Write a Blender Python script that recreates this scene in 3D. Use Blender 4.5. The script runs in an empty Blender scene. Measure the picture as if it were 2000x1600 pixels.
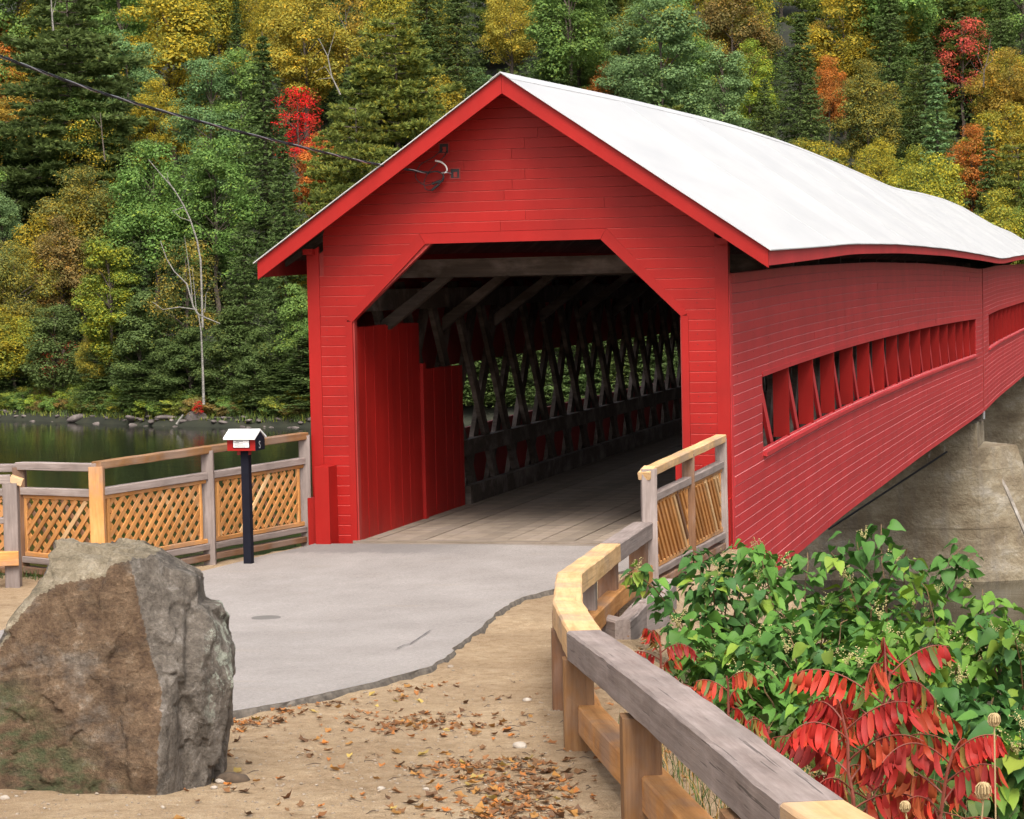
import bpy, math, random
import numpy as np
from mathutils import Vector, Matrix, noise
S = bpy.context.scene
COL = S.collection
rad = math.radians

# ------------------------------------------------------------------ camera, sky, sun, exposure
FPX = 4609.14
CAM = np.array([8.0517, -30.0253, 3.42])
YAW, PITCH, ROLL = -.2637, -.0527, -.0219
_cy, _sy = math.cos(YAW), math.sin(YAW)
FWD = np.array([_sy*math.cos(PITCH), _cy*math.cos(PITCH), math.sin(PITCH)])
_rt = np.array([_cy, -_sy, 0.]); _up = np.cross(_rt, FWD)
RGT = _rt*math.cos(ROLL)+_up*math.sin(ROLL)
UPV = -_rt*math.sin(ROLL)+_up*math.cos(ROLL)
cd = bpy.data.cameras.new('camera'); co = bpy.data.objects.new('camera', cd); COL.objects.link(co)
cd.sensor_width = 36; cd.lens = FPX/2000*36; cd.clip_end = 3000; cd.clip_start = .1
M = Matrix.Identity(4)
for i in range(3):
    M[i][0], M[i][1], M[i][2], M[i][3] = RGT[i], UPV[i], -FWD[i], CAM[i]
co.matrix_world = M
S.camera = co
SUN_EL, SUN_AZ = rad(54), rad(161)          # azimuth from +Y clockwise: high behind the camera
w = bpy.data.worlds.new('World'); S.world = w; w.use_nodes = True
nt = w.node_tree; bg = nt.nodes['Background']
sky = nt.nodes.new('ShaderNodeTexSky'); sky.sky_type = 'NISHITA'; sky.sun_disc = False
sky.sun_elevation = SUN_EL; sky.sun_rotation = SUN_AZ; sky.dust_density = 6; sky.ozone_density = .6; sky.air_density = .8
_bw = nt.nodes.new('ShaderNodeRGBToBW'); _mx = nt.nodes.new('ShaderNodeMix'); _mx.data_type = 'RGBA'; _mx.inputs[0].default_value = .72   # thin even cloud greys the sky
nt.links.new(sky.outputs[0], _bw.inputs[0]); nt.links.new(sky.outputs[0], _mx.inputs[6]); nt.links.new(_bw.outputs[0], _mx.inputs[7]); nt.links.new(_mx.outputs[2], bg.inputs[0]); bg.inputs[1].default_value = .15
ld = bpy.data.lights.new('sun', 'SUN'); ld.energy = 1.4; ld.angle = rad(27); ld.color = (1, .93, .82)
lo = bpy.data.objects.new('sun', ld); COL.objects.link(lo)
sd = Vector((math.sin(SUN_AZ)*math.cos(SUN_EL), math.cos(SUN_AZ)*math.cos(SUN_EL), math.sin(SUN_EL)))
lo.rotation_euler = sd.to_track_quat('Z', 'Y').to_euler(); lo.location = sd*80
S.view_settings.view_transform = 'Standard'; S.view_settings.look = 'None'
S.view_settings.exposure = 1.12; S.view_settings.gamma = 1

# ------------------------------------------------------------------ helpers
def ray(x, y): return FWD+RGT*(x-1000)/FPX-UPV*(y-800)/FPX
def at_depth(x, y, t): return CAM+ray(x, y)*t
def at_y(x, y, Y): d = ray(x, y); return CAM+d*(Y-CAM[1])/d[1]
def at_z(x, y, Z): d = ray(x, y); return CAM+d*(Z-CAM[2])/d[2]
def px(P): d = np.asarray(P, float)-CAM; z = d@FWD; return 1000+FPX*(d@RGT)/z, 800-FPX*(d@UPV)/z

def tag(o, label=None, cat=None, group=None, kind=None):
    if label: o['label'] = label
    if cat: o['category'] = cat
    if group: o['group'] = group
    if kind: o['kind'] = kind
    return o
def empty(name, loc=(0, 0, 0), rz=0):
    o = bpy.data.objects.new(name, None); COL.objects.link(o); o.location = loc; o.rotation_euler.z = rz
    o.empty_display_size = .2
    return o
def link(name, me, parent=None, mtx=None):
    o = bpy.data.objects.new(name, me); COL.objects.link(o)
    if parent: o.parent = parent
    if mtx is not None: o.matrix_local = mtx
    return o
def mk(name, V, F, m, smooth=False):
    me = bpy.data.meshes.new(name); me.from_pydata([tuple(v) for v in V], [], [tuple(f) for f in F])
    if m: me.materials.append(m)
    if smooth: me.polygons.foreach_set('use_smooth', [True]*len(me.polygons))
    me.update(); return me
def np_mesh(name, V, F, m, tint=None, smooth=False):
    """V (n,3); F (k,c) all faces with the same corner count"""
    V = np.asarray(V, np.float32); F = np.asarray(F, np.int32); k, c = F.shape
    me = bpy.data.meshes.new(name)
    me.vertices.add(len(V)); me.vertices.foreach_set('co', V.ravel())
    me.loops.add(k*c); me.loops.foreach_set('vertex_index', F.ravel())
    me.polygons.add(k); me.polygons.foreach_set('loop_start', np.arange(0, k*c, c, dtype=np.int32))
    me.polygons.foreach_set('loop_total', np.full(k, c, np.int32))
    if smooth: me.polygons.foreach_set('use_smooth', np.ones(k, bool))
    me.update(calc_edges=True)
    if tint is not None:
        at = me.attributes.new('tint', 'FLOAT', 'POINT'); at.data.foreach_set('value', np.asarray(tint, np.float32))
    if m: me.materials.append(m)
    return me

class MB:
    def __init__(s): s.V = []; s.F = []
    def add(s, V, F):
        b = len(s.V); s.V += [tuple(v) for v in V]; s.F += [tuple(b+i for i in f) for f in F]; return s
    def box(s, x0, x1, y0, y1, z0, z1):
        return s.add([(x0,y0,z0),(x1,y0,z0),(x1,y1,z0),(x0,y1,z0),(x0,y0,z1),(x1,y0,z1),(x1,y1,z1),(x0,y1,z1)],
                     [(0,3,2,1),(4,5,6,7),(0,1,5,4),(1,2,6,5),(2,3,7,6),(3,0,4,7)])
    def hexa(s, P):   # 8 points: bottom ring of 4 then top ring of 4
        return s.add(P, [(0,3,2,1),(4,5,6,7),(0,1,5,4),(1,2,6,5),(2,3,7,6),(3,0,4,7)])
    def prism_y(s, poly, y0, y1):    # polygon in xz, extruded along y
        n = len(poly)
        return s.add([(x, y0, z) for x, z in poly]+[(x, y1, z) for x, z in poly],
                     [tuple(range(n)), tuple(range(2*n-1, n-1, -1))]+[(i, i+n, (i+1) % n+n, (i+1) % n) for i in range(n)])
    def tube(s, pts, r, n=8):
        pts = [Vector(p) for p in pts]; rr = r if hasattr(r, '__len__') else [r]*len(pts); b = len(s.V)
        for i, p in enumerate(pts):
            d = (pts[min(i+1, len(pts)-1)]-pts[max(i-1, 0)]).normalized()
            a = d.cross(Vector((0, 0, 1)) if abs(d.z) < .9 else Vector((1, 0, 0))).normalized(); c = d.cross(a)
            for k in range(n):
                t = 2*math.pi*k/n; s.V.append(tuple(p+(a*math.cos(t)+c*math.sin(t))*rr[i]))
        for i in range(len(pts)-1):
            for k in range(n):
                s.F.append((b+i*n+k, b+i*n+(k+1) % n, b+(i+1)*n+(k+1) % n, b+(i+1)*n+k))
        s.F.append(tuple(b+k for k in range(n-1, -1, -1))); s.F.append(tuple(b+(len(pts)-1)*n+k for k in range(n)))
        return s
    def build(s, name, m, parent=None, smooth=False):
        return link(name, mk(name, s.V, s.F, m, smooth), parent)

def timber(name, p0, p1, w, h, m, parent=None, cham=.008, jit=.003, up=(0, 0, 1), seg=None, rs=None):
    """one squared timber from p0 to p1, local X along its length; chamfered, slightly uneven"""
    p0, p1 = Vector(p0), Vector(p1); L = (p1-p0).length; X = (p1-p0).normalized()
    Zr = Vector(up)
    if abs(X.dot(Zr)) > .97: Zr = Vector((0, 1, 0))
    Y = Zr.cross(X).normalized(); Z = X.cross(Y)
    r = rs or random; n = seg or max(1, min(10, int(L/.3))); a, b, c = w/2, h/2, cham
    ring = [(-a+c,-b),(a-c,-b),(a,-b+c),(a,b-c),(a-c,b),(-a+c,b),(-a,b-c),(-a,-b+c)]
    V, F = [], []
    for i in range(n+1):
        jy, jz = r.uniform(-jit, jit), r.uniform(-jit, jit)
        for y, z in ring: V.append((L*i/n, y+jy+r.uniform(-jit, jit)*.4, z+jz+r.uniform(-jit, jit)*.4))
    for i in range(n):
        for k in range(8): F.append((i*8+k, i*8+(k+1) % 8, i*8+8+(k+1) % 8, i*8+8+k))
    F.append(tuple(range(7, -1, -1))); F.append(tuple(n*8+k for k in range(8)))
    M4 = Matrix((X, Y, Z)).transposed().to_4x4(); M4.translation = p0
    return link(name, mk(name, V, F, m), parent, M4)

# ------------------------------------------------------------------ materials
def mat(name):
    m = bpy.data.materials.new(name); m.use_nodes = True
    return m, m.node_tree.nodes, m.node_tree.links, m.node_tree.nodes['Principled BSDF']
def N(ns, t, **kw):
    n = ns.new('ShaderNode'+t)
    for k, v in kw.items():
        if k in n.inputs: n.inputs[k].default_value = v
        else: setattr(n, k, v)
    return n
def ramp(ns, stops, interp='LINEAR'):
    r = ns.new('ShaderNodeValToRGB'); e = r.color_ramp.elements; r.color_ramp.interpolation = interp
    while len(e) > 1: e.remove(e[-1])
    e[0].position, e[0].color = stops[0][0], (*stops[0][1], 1)
    for p, c in stops[1:]:
        k = e.new(p); k.color = (*c, 1)
    return r
def coords(ns, ls, kind='Object', scale=(1, 1, 1)):
    tc = ns.new('ShaderNodeTexCoord'); mp = ns.new('ShaderNodeMapping'); mp.inputs['Scale'].default_value = scale
    ls.new(tc.outputs[kind], mp.inputs[0]); return mp.outputs[0]
def wcoords(ns, ls, scale=(1, 1, 1)):
    g = ns.new('ShaderNodeNewGeometry'); mp = ns.new('ShaderNodeMapping'); mp.inputs['Scale'].default_value = scale
    ls.new(g.outputs['Position'], mp.inputs[0]); return mp.outputs[0]
def noise_n(ns, ls, vec, scale, detail=5, rough=.6):
    n = N(ns, 'TexNoise', Scale=scale, Detail=detail, Roughness=rough); ls.new(vec, n.inputs['Vector']); return n.outputs['Fac']
def mix(ns, ls, fac, a, b, mode='MIX'):
    m = ns.new('ShaderNodeMix'); m.data_type = 'RGBA'; m.blend_type = mode
    for sock, v in ((m.inputs[0], fac), (m.inputs[6], a), (m.inputs[7], b)):
        if hasattr(v, 'is_linked'): ls.new(v, sock)
        else: sock.default_value = v if not isinstance(v, tuple) or len(v) == 4 else (*v, 1)
    return m.outputs[2]
def bump(ns, ls, bs, h, strength=.3, dist=.01):
    b = N(ns, 'Bump', Strength=strength, Distance=dist); ls.new(h, b.inputs['Height']); ls.new(b.outputs[0], bs.inputs['Normal'])
def math_n(ns, ls, op, a, b=None):
    m = ns.new('ShaderNodeMath'); m.operation = op
    for i, v in enumerate((a, b)):
        if v is None: continue
        if hasattr(v, 'is_linked'): ls.new(v, m.inputs[i])
        else: m.inputs[i].default_value = v
    return m.outputs[0]
def obj_random(ns): return ns.new('ShaderNodeObjectInfo').outputs['Random']

def paint_mat(name, c, rough=.5, fade=(.5, .12, .09), var=.25, spec=.4):
    m, ns, ls, b = mat(name); v = wcoords(ns, ls)
    n1 = noise_n(ns, ls, v, 1.1, 6); n2 = noise_n(ns, ls, wcoords(ns, ls, (9, 9, 1.2)), 2.5, 5); n3 = noise_n(ns, ls, v, 60, 3)
    r = ramp(ns, [(.3, (0, 0, 0)), (.75, (1, 1, 1))]); ls.new(n2, r.inputs[0])
    k = math_n(ns, ls, 'MULTIPLY', r.outputs[0], var)
    col = mix(ns, ls, k, c, fade)
    rr = ramp(ns, [(0, (.92,)*3), (1, (1.06,)*3)]); ls.new(obj_random(ns), rr.inputs[0])
    col = mix(ns, ls, 1., col, rr.outputs[0], 'MULTIPLY')
    r3 = ramp(ns, [(.3, (.84,)*3), (.7, (1.10,)*3)]); ls.new(n1, r3.inputs[0])
    col = mix(ns, ls, 1., col, r3.outputs[0], 'MULTIPLY')
    ls.new(col, b.inputs['Base Color']); b.inputs['Roughness'].default_value = rough; b.inputs['Specular IOR Level'].default_value = spec
    bump(ns, ls, b, n3, .25, .004)
    return m
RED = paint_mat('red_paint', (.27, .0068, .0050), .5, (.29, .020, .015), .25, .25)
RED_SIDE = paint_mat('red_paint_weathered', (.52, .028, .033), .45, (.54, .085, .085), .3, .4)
WORN = paint_mat('lit_board_edge', (.62, .19, .19), .6, (.6, .3, .3), .4, .4)  # paler red paints sky light onto the side boards' top bevels
EDGE_LIT_F = paint_mat('lit_front_edge', (.44, .05, .04), .6, (.5, .12, .1), .4, .4)  # highlight colour for the top bevels of the front boards
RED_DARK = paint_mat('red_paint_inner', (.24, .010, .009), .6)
WHITE_ROOF = None
def wood_mat(name, c0, c1, c2, crack=.0, rough=.75):
    m, ns, ls, b = mat(name)
    v = coords(ns, ls, 'Object', (1.2, 22, 22)); va = coords(ns, ls, 'Object', (.8, 60, 60)); vl = coords(ns, ls, 'Object', (1.5, 3, 3))
    oi = obj_random(ns); off = N(ns, 'VectorMath', operation='ADD'); ls.new(v, off.inputs[0])
    sc = N(ns, 'VectorMath', operation='SCALE'); cmb = ns.new('ShaderNodeCombineXYZ')
    for i in range(3): ls.new(oi, cmb.inputs[i])
    ls.new(cmb.outputs[0], sc.inputs[0]); sc.inputs['Scale'].default_value = 37; ls.new(sc.outputs[0], off.inputs[1])
    n1 = noise_n(ns, ls, off.outputs[0], 1, 10, .72); n2 = noise_n(ns, ls, va, 1, 4); n3 = noise_n(ns, ls, vl, 1.3, 4)
    r = ramp(ns, [(.25, c0), (.5, c1), (.78, c2)]); ls.new(n1, r.inputs[0])
    r3 = ramp(ns, [(.3, (.72,)*3), (.7, (1.15,)*3)]); ls.new(n3, r3.inputs[0])
    col = mix(ns, ls, 1., r.outputs[0], r3.outputs[0], 'MULTIPLY')
    nw = noise_n(ns, ls, vl, .7, 5, .65); rw = ramp(ns, [(.48, (0,)*3), (.66, (.55,)*3)]); ls.new(nw, rw.inputs[0]); col = mix(ns, ls, rw.outputs[0], col, (.22, .18, .16))
    rr = ramp(ns, [(0, (.8,)*3), (1, (1.12,)*3)]); ls.new(oi, rr.inputs[0]); col = mix(ns, ls, 1., col, rr.outputs[0], 'MULTIPLY')
    rc = ramp(ns, [(.0, (1,)*3), (.33, (1,)*3), (.365, (0,)*3)]); ls.new(n2, rc.inputs[0])
    k = math_n(ns, ls, 'MULTIPLY', rc.outputs[0], crack)
    col = mix(ns, ls, k, col, tuple(x*.3 for x in c0))
    ls.new(col, b.inputs['Base Color']); b.inputs['Roughness'].default_value = rough; b.inputs['Specular IOR Level'].default_value = .25
    bump(ns, ls, b, math_n(ns, ls, 'ADD', n1, n2), .5, .006)
    return m
WOOD_NEW = wood_mat('fresh_cedar', (.33, .13, .035), (.50, .23, .07), (.62, .33, .13), .35)
WOOD_PALE = wood_mat('pale_cedar', (.42, .24, .10), (.58, .36, .17), (.66, .45, .25), .35)
WOOD_GREY = wood_mat('weathered_grey_timber', (.15, .11, .095), (.25, .20, .18), (.36, .30, .28), .75)
WOOD_BROWN = wood_mat('brown_timber', (.10, .045, .02), (.19, .095, .05), (.27, .15, .085), .5)
POSTW = wood_mat('post_cedar', (.13, .06, .025), (.25, .125, .05), (.35, .19, .085), .4)
LATH = wood_mat('cedar_lath', (.34, .135, .035), (.46, .205, .06), (.54, .28, .10), .25)
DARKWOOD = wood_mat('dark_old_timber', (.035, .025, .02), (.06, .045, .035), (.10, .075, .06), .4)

def flat_mat(name, c, rough=.6, metal=0., var=.15, sc=3, spec=.5):
    m, ns, ls, b = mat(name); b.inputs['Specular IOR Level'].default_value = spec; n = noise_n(ns, ls, wcoords(ns, ls), sc, 5)
    r = ramp(ns, [(.3, tuple(x*(1-var) for x in c)), (.7, tuple(min(1, x*(1+var)) for x in c))]); ls.new(n, r.inputs[0])
    ls.new(r.outputs[0], b.inputs['Base Color']); b.inputs['Roughness'].default_value = rough; b.inputs['Metallic'].default_value = metal
    return m
BLACK = flat_mat('black_rubber', (.015, .015, .018), .6)
NAVY = flat_mat('dark_post_paint', (.008, .008, .014), .7, spec=.12)
WHITEP = flat_mat('white_paint', (.78, .78, .76), .5, 0, .05)
PAPER = flat_mat('paper_notice', (.8, .8, .78), .6, 0, .03)
METAL = flat_mat('galvanised_wire', (.5, .5, .52), .35, .8)
IRON = flat_mat('iron_cover', (.12, .11, .10), .8)

def roof_mat():
    m, ns, ls, b = mat('white_roof_metal'); n = noise_n(ns, ls, wcoords(ns, ls, (1, .3, 1)), 1.2, 5); n2 = noise_n(ns, ls, wcoords(ns, ls, (1, 1, 1)), 14, 4)
    r = ramp(ns, [(.3, (.415, .415, .418)), (.7, (.495, .49, .483))]); ls.new(n, r.inputs[0])
    rr = ramp(ns, [(0, (.93,)*3), (1, (1.04,)*3)]); ls.new(obj_random(ns), rr.inputs[0]); ls.new(mix(ns, ls, 1., r.outputs[0], rr.outputs[0], 'MULTIPLY'), b.inputs['Base Color'])
    b.inputs['Roughness'].default_value = .38; bump(ns, ls, b, n2, .15, .01); return m
WHITE_ROOF = roof_mat()

def concrete_mat():
    m, ns, ls, b = mat('stained_concrete')
    n1 = noise_n(ns, ls, wcoords(ns, ls, (.6, .6, 1.1)), 1.3, 9, .7); n2 = noise_n(ns, ls, wcoords(ns, ls, (2.2, 2.2, .25)), 1.1, 6); n3 = noise_n(ns, ls, wcoords(ns, ls), 9, 6)
    r = ramp(ns, [(.28, (.09, .065, .038)), (.45, (.165, .126, .078)), (.56, (.225, .184, .122)), (.72, (.32, .285, .23))]); ls.new(n1, r.inputs[0])
    r2 = ramp(ns, [(.52, (0,)*3), (.72, (1,)*3)]); ls.new(n2, r2.inputs[0])
    col = mix(ns, ls, math_n(ns, ls, 'MULTIPLY', r2.outputs[0], .55), r.outputs[0], (.14, .12, .10))
    r4 = ramp(ns, [(.66, (0,)*3), (.74, (1,)*3)]); ls.new(noise_n(ns, ls, wcoords(ns, ls, (1.6, 1.6, .5)), 2.3, 6), r4.inputs[0])
    col = mix(ns, ls, math_n(ns, ls, 'MULTIPLY', r4.outputs[0], .6), col, (.42, .38, .34))
    ls.new(col, b.inputs['Base Color']); b.inputs['Roughness'].default_value = .9; bump(ns, ls, b, n3, 1., .06); return m
CONCRETE = concrete_mat()

def sand_mat():
    m, ns, ls, b = mat('sand'); v = wcoords(ns, ls)
    n1 = noise_n(ns, ls, v, .7, 6); n2 = noise_n(ns, ls, v, 9, 6, .7); n3 = noise_n(ns, ls, v, 130, 3, .7)
    n5 = noise_n(ns, ls, v, 48, 4, .75)
    r = ramp(ns, [(.28, (.32, .225, .135)), (.5, (.45, .33, .21)), (.72, (.52, .405, .28))]); ls.new(n2, r.inputs[0])
    r1 = ramp(ns, [(.35, (.78, .74, .70)), (.65, (1.06, 1.05, 1.03))]); ls.new(n1, r1.inputs[0])
    col = mix(ns, ls, 1., r.outputs[0], r1.outputs[0], 'MULTIPLY')
    r3 = ramp(ns, [(.30, (.38,)*3), (.44, (.95,)*3), (.58, (1,)*3), (.70, (1.6,)*3)]); ls.new(n3, r3.inputs[0])
    col = mix(ns, ls, .9, col, r3.outputs[0], 'MULTIPLY')
    r5 = ramp(ns, [(.30, (.5,)*3), (.45, (1,)*3), (.6, (1,)*3), (.72, (1.4,)*3)]); ls.new(n5, r5.inputs[0]); col = mix(ns, ls, .8, col, r5.outputs[0], 'MULTIPLY')
    ls.new(col, b.inputs['Base Color']); b.inputs['Roughness'].default_value = .95; b.inputs['Specular IOR Level'].default_value = .15
    bump(ns, ls, b, math_n(ns, ls, 'ADD', math_n(ns, ls, 'ADD', n2, n5), math_n(ns, ls, 'MULTIPLY', n3, .5)), 1., .03); return m
SAND = sand_mat()
def asphalt_mat():
    m, ns, ls, b = mat('worn_grey_asphalt'); v = wcoords(ns, ls)
    n1 = noise_n(ns, ls, v, .8, 6); n2 = noise_n(ns, ls, v, 150, 3, .8); n0 = noise_n(ns, ls, wcoords(ns, ls, (.6, 2.5, 1)), 1.2, 5)
    r = ramp(ns, [(.3, (.205, .182, .168)), (.7, (.268, .241, .225))]); ls.new(n1, r.inputs[0])
    n4 = noise_n(ns, ls, v, 34, 4, .8); n5 = noise_n(ns, ls, wcoords(ns, ls, (1, .35, 1)), 3.5, 7, .75)
    r0 = ramp(ns, [(.60, (0,)*3), (.72, (1,)*3)]); ls.new(n0, r0.inputs[0])
    col = mix(ns, ls, math_n(ns, ls, 'MULTIPLY', r0.outputs[0], .35), r.outputs[0], (.27, .22, .17))
    r3 = ramp(ns, [(.32, (.55,)*3), (.5, (1,)*3), (.68, (1.4,)*3)]); ls.new(n2, r3.inputs[0])
    col = mix(ns, ls, .75, col, r3.outputs[0], 'MULTIPLY')
    r4 = ramp(ns, [(.3, (.66,)*3), (.5, (1,)*3), (.7, (1.3,)*3)]); ls.new(n4, r4.inputs[0]); col = mix(ns, ls, .8, col, r4.outputs[0], 'MULTIPLY')
    r5 = ramp(ns, [(.3, (.9,)*3), (.5, (1,)*3), (.7, (1.06,)*3)]); ls.new(n5, r5.inputs[0]); col = mix(ns, ls, .9, col, r5.outputs[0], 'MULTIPLY')
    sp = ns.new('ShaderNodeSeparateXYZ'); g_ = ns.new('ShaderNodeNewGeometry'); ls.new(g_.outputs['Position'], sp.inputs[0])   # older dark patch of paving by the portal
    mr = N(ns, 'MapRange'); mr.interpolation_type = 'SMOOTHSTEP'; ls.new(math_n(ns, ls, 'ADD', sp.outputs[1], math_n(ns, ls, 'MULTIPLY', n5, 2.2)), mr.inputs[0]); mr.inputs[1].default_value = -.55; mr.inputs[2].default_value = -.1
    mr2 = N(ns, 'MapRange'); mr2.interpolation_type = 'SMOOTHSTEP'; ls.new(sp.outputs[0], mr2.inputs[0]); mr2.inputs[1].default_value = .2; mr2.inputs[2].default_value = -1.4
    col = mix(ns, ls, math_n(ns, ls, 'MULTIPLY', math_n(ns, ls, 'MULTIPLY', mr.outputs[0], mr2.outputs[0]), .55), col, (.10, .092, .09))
    ls.new(col, b.inputs['Base Color']); b.inputs['Roughness'].default_value = .85; bump(ns, ls, b, n2, .5, .006); return m
ASPHALT = asphalt_mat()
ASPH_EDGE = flat_mat('broken_asphalt_edge', (.10, .085, .07), .95, 0, .5, 14)

def foliage_mat(name='foliage', gloss=.12, trans=.4, drift=True):
    m, ns, ls, b = mat(name)
    oi = ns.new('ShaderNodeObjectInfo'); at = N(ns, 'Attribute', attribute_name='tint')
    v = wcoords(ns, ls); n = noise_n(ns, ls, v, .55, 4)
    # turned colour: same hue pushed to yellow, in drifts whose amount is the object's alpha
    warm = mix(ns, ls, 1., oi.outputs['Color'], (1.75, 1.22, .6, 1), 'MULTIPLY')
    thr = math_n(ns, ls, 'SUBTRACT', 1., oi.outputs['Alpha'])
    k = math_n(ns, ls, 'ADD', math_n(ns, ls, 'MULTIPLY', n, .75), math_n(ns, ls, 'MULTIPLY', at.outputs['Fac'], .45))
    kk = N(ns, 'MapRange'); ls.new(math_n(ns, ls, 'SUBTRACT', k, thr), kk.inputs[0])
    for i, x in ((1, -.12), (2, .12), (3, 0.), (4, 1.)): kk.inputs[i].default_value = x
    col = mix(ns, ls, kk.outputs[0], oi.outputs['Color'], warm)
    n2 = noise_n(ns, ls, v, .42, 4, .7) if drift else math_n(ns, ls, 'ADD', 0., 0.); r2 = ramp(ns, [(.50, (0,)*3), (.64, (.6,)*3)]); ls.new(n2, r2.inputs[0]); col = mix(ns, ls, r2.outputs[0], col, (.085, .125, .034, 1))
    r = ramp(ns, [(0, (.76, .78, .78)), (.5, (1., 1., 1.)), (1, (1.28, 1.24, 1.14))]); ls.new(at.outputs['Fac'], r.inputs[0])
    col = mix(ns, ls, 1., col, r.outputs[0], 'MULTIPLY')
    ls.new(col, b.inputs['Base Color']); b.inputs['Roughness'].default_value = .55; b.inputs['Specular IOR Level'].default_value = gloss
    tr = ns.new('ShaderNodeBsdfTranslucent'); ls.new(col, tr.inputs[0])
    ms = ns.new('ShaderNodeMixShader'); ms.inputs[0].default_value = trans
    ls.new(b.outputs[0], ms.inputs[1]); ls.new(tr.outputs[0], ms.inputs[2])
    ls.new(ms.outputs[0], ns['Material Output'].inputs['Surface'])
    return m
FOLIAGE = foliage_mat()
LEAFMAT = foliage_mat('broad_leaf', .2, .25, False)
BARK = flat_mat('grey_bark', (.085, .065, .05), .9, 0, .35, 5)
def birch_mat():
    m, ns, ls, b = mat('birch_bark'); n = noise_n(ns, ls, wcoords(ns, ls, (1, 1, 4)), 3, 5)
    r = ramp(ns, [(.36, (.10, .09, .08)), (.46, (.17, .155, .135)), (.7, (.27, .25, .22))]); ls.new(n, r.inputs[0]); ls.new(r.outputs[0], b.inputs['Base Color'])
    b.inputs['Roughness'].default_value = .8; return m
BIRCH = birch_mat()
def hill_mat():  # near-black tones put the shade of the canopy into the floor colour
    m, ns, ls, b = mat('forest_floor'); n = noise_n(ns, ls, wcoords(ns, ls), .5, 8, .7)
    r = ramp(ns, [(.3, (.006, .007, .003)), (.55, (.014, .016, .007)), (.8, (.035, .028, .013))]); ls.new(n, r.inputs[0]); ls.new(r.outputs[0], b.inputs['Base Color'])
    b.inputs['Roughness'].default_value = 1; return m
HILLM = hill_mat()
def water_mat():
    m, ns, ls, b = mat('river_water'); b.inputs['Base Color'].default_value = (.010, .011, .008, 1); b.inputs['Roughness'].default_value = .06; b.inputs['Specular IOR Level'].default_value = .36
    n = noise_n(ns, ls, wcoords(ns, ls, (.5, 1.6, 1)), .9, 5); n2 = noise_n(ns, ls, wcoords(ns, ls, (.25, .9, 1)), .25, 3)
    bump(ns, ls, b, math_n(ns, ls, 'ADD', n, n2), .22, .06); return m
WATER = water_mat()
def rock_mat(name, c0, c1, c2, sc=2.):
    m, ns, ls, b = mat(name); v = wcoords(ns, ls); n = noise_n(ns, ls, v, sc, 8, .68); n2 = noise_n(ns, ls, v, sc*14, 5)
    r = ramp(ns, [(.3, c0), (.5, c1), (.72, c2)]); ls.new(n, r.inputs[0]); ls.new(r.outputs[0], b.inputs['Base Color'])
    b.inputs['Roughness'].default_value = .85; bump(ns, ls, b, n2, .5, .02); return m
SHOREROCK = rock_mat('shore_rock', (.035, .028, .025), (.085, .068, .062), (.20, .165, .15), .9)
PEBBLE = rock_mat('pale_pebble', (.22, .17, .12), (.33, .28, .23), (.46, .42, .37), 9)
CHIP = rock_mat('chipped_pale_concrete', (.16, .135, .11), (.27, .235, .20), (.40, .365, .33), 3)
# ------------------------------------------------------------------ ground
WATER_Z = -6.4
SX = [0, 5, 8, 12, 16, 20, 25, 30, 60, 150]; SG = [-.03, 0, .06, .28, .53, .8, 1.2, 1.6, 2.2, 2.6]
LEFT_EDGE = [(-2.9, -.3), (-3.0, -1.2), (-4.15, -4.35), (-5.5, -3.7), (-9, -4.3), (-20, -8), (-60, -26), (-400, -90)]
RIGHT_EDGE = [(2.9, -.3), (2.95, -4.5), (3.05, -7.6), (3.65, -11), (4.35, -14.0), (5.05, -16.4), (7.45, -22.6), (9.5, -26), (40, -60), (400, -120)]
def _segdist(X, Y, L):
    d = np.full(X.shape, 1e9)
    for (x0, y0), (x1, y1) in zip(L[:-1], L[1:]):
        dx, dy = x1-x0, y1-y0; t = np.clip(((X-x0)*dx+(Y-y0)*dy)/(dx*dx+dy*dy), 0, 1)
        d = np.minimum(d, np.hypot(X-x0-t*dx, Y-y0-t*dy))
    return d
def _inside(X, Y, P):
    c = np.zeros(X.shape, bool)
    for (x0, y0), (x1, y1) in zip(P, P[1:]+P[:1]):
        k = ((y0 > Y) != (y1 > Y)) & (X < (x1-x0)*(Y-y0)/((y1-y0) if y1 != y0 else 1e-9)+x0); c ^= k
    return c
PLAT = LEFT_EDGE[::-1]+RIGHT_EDGE+[(400, -600), (-400, -600)]
def terrain(X, Y):
    X = np.asarray(X, float); Y = np.asarray(Y, float)
    g = np.interp(-Y, SX, SG)
    ins = _inside(X, Y, PLAT); dl = _segdist(X, Y, LEFT_EDGE); dr = _segdist(X, Y, RIGHT_EDGE)
    dropl = np.maximum(0, dl-.15)*1.1
    sl = np.interp(Y, [-15, -7], [.2, .85]); dropr = np.where(dr < 3.5, sl*np.maximum(0, dr-.15), sl*3.35+(dr-3.5)*.8)
    dropc = np.maximum(0, Y+.25)*1.3
    drop = np.where(ins, 0, np.where(Y > -.3, np.maximum(dropc, np.where(np.abs(X) < 2.9, 0, np.minimum(dropl, dropr))), np.where(dl < dr, dropl, dropr)))
    return np.maximum(g-drop, -9.)
def tz(x, y): return float(terrain(np.array([x]), np.array([y]))[0])
def on_ground(x, y):
    d = ray(x, y); lo = 3.
    for t in np.arange(3, 60, .04):
        P = CAM+d*t
        if P[2] < np.interp(-P[1], SX, SG): return Vector((P[0], P[1], P[2]))
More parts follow.
